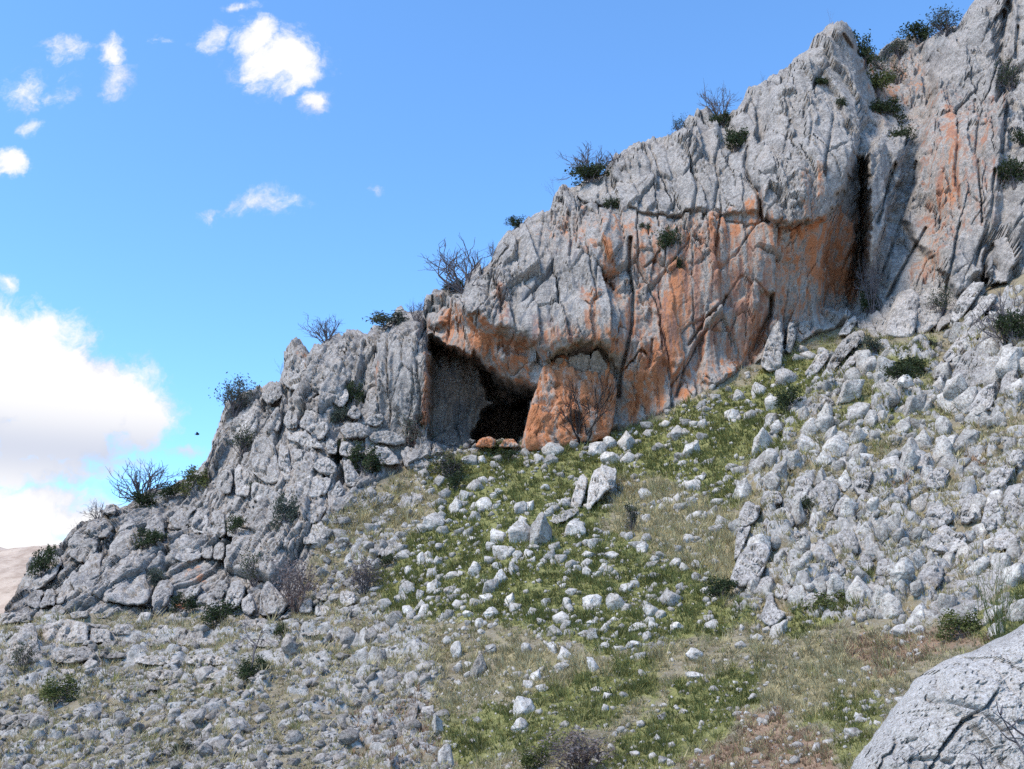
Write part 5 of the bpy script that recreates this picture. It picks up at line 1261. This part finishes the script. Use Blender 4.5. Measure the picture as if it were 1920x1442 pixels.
S('dry_stalk', 'thin dry stalk above the highest buttress', 1551, 68, 12, 36, 'sprig', wood=M_TWIG_RED, cat='stalk')
S('dry_stalk', 'thin stalk on the ridge left of the highest buttress', 1432, 158, 12, 30, 'sprig', cat='stalk')
for i, (u, v, wd, ht, lb) in enumerate([(1612, 150, 52, 66, 'dark shrub against the right side of the highest buttress'), (1650, 128, 56, 50, 'dark shrub in the middle of the gully behind the buttress'), (1640, 190, 62, 50, 'brownish shrub low in the gully behind the buttress'),
                                       (1690, 112, 56, 44, 'dark shrub at the top of the gully'), (1722, 92, 60, 36, 'fuzzy shrub on the skyline right of the gully'), (1680, 165, 46, 40, 'shrub on the right bank of the gully'), (1660, 225, 60, 40, 'grey twiggy shrub at the mouth of the gully')]):
    S('evergreen_shrub', lb, u, v, wd, ht, 'dense' if i % 2 else 'leafy', leaf=M_LEAF if i != 2 else M_LEAF_OLIVE, group='shrubs filling the gully')
S('evergreen_shrub', 'large dark shrub on the skyline below the top right corner', 1778, 66, 76, 62, 'dense')
S('evergreen_shrub', 'dark green bush above the narrow pillar right of the cleft', 1697, 270, 44, 40, 'leafy')
S('bare_shrub', 'dark shrub in the crack near the upper right edge', 1890, 182, 56, 70, 'dense')
S('evergreen_shrub', 'green bush on the right edge beside pale rock', 1902, 360, 48, 56, 'leafy')
S('evergreen_shrub', 'small green bush on the right edge above another bush', 1908, 296, 34, 34, 'leafy')
S('evergreen_shrub', 'dark bush hanging on the orange wall', 1254, 482, 42, 50, 'leafy')
S('evergreen_shrub', 'small bush just below the dark bush on the orange wall', 1272, 506, 24, 22, 'leafy')
S('evergreen_shrub', 'tiny green bush under the wide bare shrub on the cliff', 1150, 398, 30, 24, 'leafy')
S('evergreen_shrub', 'tiny bush on the ledge right of the rock bulge', 1211, 434, 22, 16, 'leafy')
S('evergreen_shrub', 'small tuft on the face of the highest buttress', 1549, 156, 40, 22, 'leafy')
S('evergreen_shrub', 'second small tuft lower on the highest buttress', 1580, 205, 18, 24, 'leafy')
S('bare_shrub', 'bare shrub in front of the orange block', 1092, 838, 140, 150, 'bare', 'slope', wood=M_TWIG_DARK)
S('evergreen_shrub', 'twiggy brown shrub at the left foot of the cave wall', 778, 836, 76, 66, 'dense', 'cliff', leaf=M_LEAF_GREY, wood=M_TWIG_RED)
S('evergreen_shrub', 'dark green shrub spreading below the cave floor left side', 838, 898, 96, 50, 'dense', 'slope')
S('evergreen_shrub', 'small dark shrub below the spreading one', 856, 922, 32, 34, 'leafy', 'slope')
S('evergreen_shrub', 'small round green bush on the grass in front of the cave', 952, 866, 30, 22, 'leafy', 'slope')
S('evergreen_shrub', 'green bush at the base of the cave boulders', 925, 850, 56, 22, 'leafy', 'slope', leaf=M_LEAF_OLIVE)
S('evergreen_shrub', 'dark green bush in the joint of the knoll', 684, 898, 56, 54, 'leafy')
S('evergreen_shrub', 'dark shrub on the knoll top below the grey wall', 664, 756, 34, 44, 'leafy')
S('evergreen_shrub', 'shrub on the knoll left of the small round boulder', 634, 796, 36, 40, 'leafy', leaf=M_LEAF_GREY)
S('evergreen_shrub', 'narrow dark bush in the vertical crack of the knoll', 638, 872, 20, 44, 'leafy')
S('evergreen_shrub', 'dark sloping shrub on the left shoulder of the knoll', 458, 858, 60, 54, 'dense', leaf=M_LEAF)
S('evergreen_shrub', 'small bush under the left shoulder of the knoll', 470, 925, 28, 26, 'leafy')
S('bare_shrub', 'spiky bare shrub on the lower left ridge', 270, 938, 144, 80, 'fan')
S('evergreen_shrub', 'dark bush at the foot of the spiky bare shrub', 262, 952, 50, 30, 'leafy')
S('evergreen_shrub', 'dark bush behind the top ledge on the lower left ridge', 322, 940, 44, 34, 'leafy')
S('evergreen_shrub', 'brownish bush on the skyline at the end of the knoll', 372, 925, 52, 42, 'leafy', leaf=M_LEAF_OLIVE)
S('bare_shrub', 'sparse bare twigs on the skyline left of the spiky shrub', 180, 974, 56, 40, 'bare', lean=-14)
S('bare_shrub', 'faint thin twigs on the skyline above the leaning slabs', 142, 1000, 34, 30, 'sprig')
S('evergreen_shrub', 'small dark tuft on the skyline at the far left end', 92, 1040, 18, 18, 'leafy')
S('evergreen_shrub', 'spiky green bush on the grey slabs', 278, 1036, 52, 38, 'leafy')
S('evergreen_shrub', 'dark shrub in the hollow of the leftmost slabs', 82, 1096, 44, 56, 'leafy')
S('evergreen_shrub', 'green tuft on the big leaning slab', 286, 1096, 34, 30, 'leafy', leaf=M_LEAF_GREY)
S('evergreen_shrub', 'bluish green shrub between ledges and knoll', 540, 1000, 44, 56, 'leafy', leaf=M_LEAF_GREY)
S('evergreen_shrub', 'dark green bush at the right end of the lower ledge', 445, 1016, 32, 34, 'leafy')
S('bare_shrub', 'dark twiggy bush below the ledge rows', 474, 1104, 62, 66, 'dense')
S('bare_shrub', 'large purple brown bare bush below the ledges', 548, 1150, 100, 100, 'dense', wood=M_TWIG_RED, leaf=M_LEAF_PURPLE)
S('bare_shrub', 'grey rounded bush at the border of the green grass', 686, 1116, 80, 68, 'dense', 'slope', leaf=M_LEAF_PURPLE)
S('evergreen_shrub', 'small green bush above the grey rounded bush', 728, 1062, 30, 22, 'leafy', 'slope')
S('evergreen_shrub', 'green bush at the foot of the leaning slab face', 348, 1156, 44, 32, 'leafy')
S('evergreen_shrub', 'bright green bush on top of the layered bench', 412, 1192, 58, 44, 'leafy', 'slope')
S('evergreen_shrub', 'small bush on the scree right of the layered bench', 526, 1204, 26, 26, 'leafy', 'slope')
S('bare_tree', 'little bare tree with a dark bush at its foot on the scree', 472, 1278, 90, 96, 'tree', 'slope', wood=M_TWIG, cat='tree')
S('evergreen_shrub', 'dark bush around the foot of the little bare tree', 472, 1290, 50, 42, 'leafy', 'slope')
S('evergreen_shrub', 'dark bush at the left edge of the scree', 44, 1276, 46, 52, 'dense', 'slope')
S('evergreen_shrub', 'olive bush on the lower left scree', 108, 1336, 62, 46, 'leafy', 'slope', leaf=M_LEAF_OLIVE)
S('evergreen_shrub', 'dark bush at the bottom edge left of centre', 334, 1440, 58, 44, 'dense', 'slope')
S('evergreen_shrub', 'dark shrub standing alone in the straw grass', 1188, 1000, 38, 62, 'dense', 'slope')
S('bare_shrub', 'thin bare shrub in dry grass right of the dark lone shrub', 1334, 960, 42, 70, 'sprig', 'slope')
S('evergreen_shrub', 'blue green bush on the slope under the big smooth block', 1640, 668, 42, 30, 'leafy', 'slope', leaf=M_LEAF_GREY)
S('evergreen_shrub', 'dark shrub at the right side of the big smooth block', 1762, 602, 52, 54, 'dense')
S('bare_shrub', 'tall bare shrub rising in the gap right of the deep cleft', 1636, 590, 52, 138, 'bare')
S('evergreen_shrub', 'dark foliage low in the gap right of the deep cleft', 1630, 588, 34, 46, 'leafy')
S('evergreen_shrub', 'green bush right of the blue green bush on the slope', 1745, 660, 36, 22, 'leafy', 'slope', leaf=M_LEAF_GREY)
S('evergreen_shrub', 'green bush in the middle of the upper right stones', 1712, 706, 50, 36, 'leafy', 'slope')
S('evergreen_shrub', 'dark green bush below the upper right stones', 1690, 752, 52, 36, 'leafy', 'slope')
S('bare_shrub', 'big bare grey shrub at the right edge above the tilted slabs', 1890, 655, 112, 136, 'bare', 'slope')
S('evergreen_shrub', 'dark green heart of the big bare shrub at the right edge', 1904, 658, 52, 60, 'leafy', 'slope')
S('broom_shrub', 'airy yellow green broom in front of the broad slab', 1872, 1208, 130, 150, 'broom', 'slope', wood=M_BROOM)
S('broom_shrub', 'low olive bush left of the airy broom', 1808, 1196, 70, 46, 'leafy', 'slope', leaf=M_LEAF_OLIVE)
S('bare_shrub', 'low purple brown twiggy shrub at the bottom edge', 1078, 1450, 150, 84, 'dense', 'slope', wood=M_TWIG_RED, leaf=M_LEAF_PURPLE)
S('evergreen_shrub', 'small olive bush at the bottom edge right of the twiggy shrub', 1000, 1440, 60, 40, 'leafy', 'slope', leaf=M_LEAF_OLIVE)
S('evergreen_shrub', 'dark green low bush right of the block cluster foot', 1560, 1150, 84, 34, 'leafy', 'slope', leaf=M_LEAF_OLIVE)
S('evergreen_shrub', 'dark bush at the left foot of the block cluster', 1352, 1132, 54, 38, 'leafy', 'slope')
S('evergreen_shrub', 'green tuft in the hollow of the block cluster', 1510, 985, 30, 30, 'leafy', 'slope')
S('evergreen_shrub', 'green bush on the grass left of the stony slope', 1480, 790, 44, 48, 'leafy', 'slope')


def spiky(u, v, wd, label):
    pt = surf_pt(u, v); s = mpp(pt); rg = np.random.default_rng(5); V, Fc = [], []
    for k in range(46):
        an = rg.uniform(0, 6.283); el = rg.uniform(.25, 1.4); L = wd * .62 * s * rg.uniform(.7, 1.1)
        d = np.array([math.cos(an) * math.cos(el), math.sin(an) * math.cos(el), math.sin(el)])
        sd = np.array([-math.sin(an), math.cos(an), 0]) * .035
        o = sum(len(a) for a in V)
        V.append(np.array([-sd, sd, d * L * .55 + sd * .9 + [0, 0, .02], d * L * .55 - sd * .9 + [0, 0, .02], d * L - np.array([0, 0, .05])]))
        Fc += [(o, o + 1, o + 2), (o, o + 2, o + 3), (o + 3, o + 2, o + 4)]
    root = empty('spiky_plant', pt); tag(root, label, 'plant')
    link(bpy.data.objects.new('leaf_rosette', mesh_np('leaf_rosette', np.concatenate(V), np.array(Fc), M_SPIKE, False)), root)


spiky(1096, 816, 58, 'blue green spiky rosette at the foot of the orange block')


# twigs growing on the foreground boulder
def fore_twigs():
    pt = P(np.array([1912.]), np.array([1425.]), np.array([12.2]))[0]
    root = empty('dead_shrub', pt); tag(root, 'black dead twigs lying against the foreground boulder', 'shrub')
    rg = np.random.default_rng(3); s = mpp(pt)
    for k, path in enumerate([[(1925, 1420), (1905, 1390), (1890, 1365), (1872, 1335), (1868, 1315)], [(1922, 1380), (1905, 1368), (1885, 1352), (1862, 1335)], [(1906, 1392), (1890, 1385), (1876, 1372)], [(1846, 1448), (1835, 1425), (1826, 1415), (1812, 1412)], [(1838, 1430), (1836, 1418)], [(1890, 1365), (1902, 1358), (1912, 1345)], [(1876, 1340), (1880, 1322)]]):
        V, Fc = [], []
        pts = [P(np.array([float(a)]), np.array([float(b)]), np.array([12.1 + .15 * math.sin(k + i)]))[0] - pt for i, (a, b) in enumerate(path)]
        tube(pts, .014, .004, V, Fc, 5)
        link(bpy.data.objects.new('twig', mesh_np('twig', np.concatenate(V), np.array(Fc), M_TWIG)), root)


fore_twigs()


# ------------------------------------------------------------------ bird
def bird():
    pt = P(np.array([370.]), np.array([814.]), np.array([62.]))[0]
    root = empty('bird', pt); tag(root, 'tiny dark bird flying left of the ridge', 'bird')
    bm = bmesh.new(); bmesh.ops.create_uvsphere(bm, u_segments=10, v_segments=7, radius=.07)
    for v in bm.verts:
        v.co.x *= 2.0
        if v.co.x < -.06: v.co.y *= .6; v.co.z *= .5; v.co.x *= 1.3
    me = bpy.data.meshes.new('body'); bm.to_mesh(me); bm.free(); me.materials.append(M_BIRD); link(bpy.data.objects.new('body', me), root)
    for sgn in (-1, 1):
        v = np.array([(.08, 0, .03), (-.07, 0, .03), (-.03, sgn * .16, .10), (.06, sgn * .16, .10), (-.03, sgn * .30, .06), (.08, 0, .015), (-.07, 0, .015), (-.03, sgn * .16, .09), (.06, sgn * .16, .09)])
        f = np.array([(0, 1, 2), (0, 2, 3), (3, 2, 4), (5, 7, 6), (5, 8, 7), (8, 4, 7)])
        link(bpy.data.objects.new('wing', mesh_np('wing', v, f, M_BIRD, False)), root)


bird()
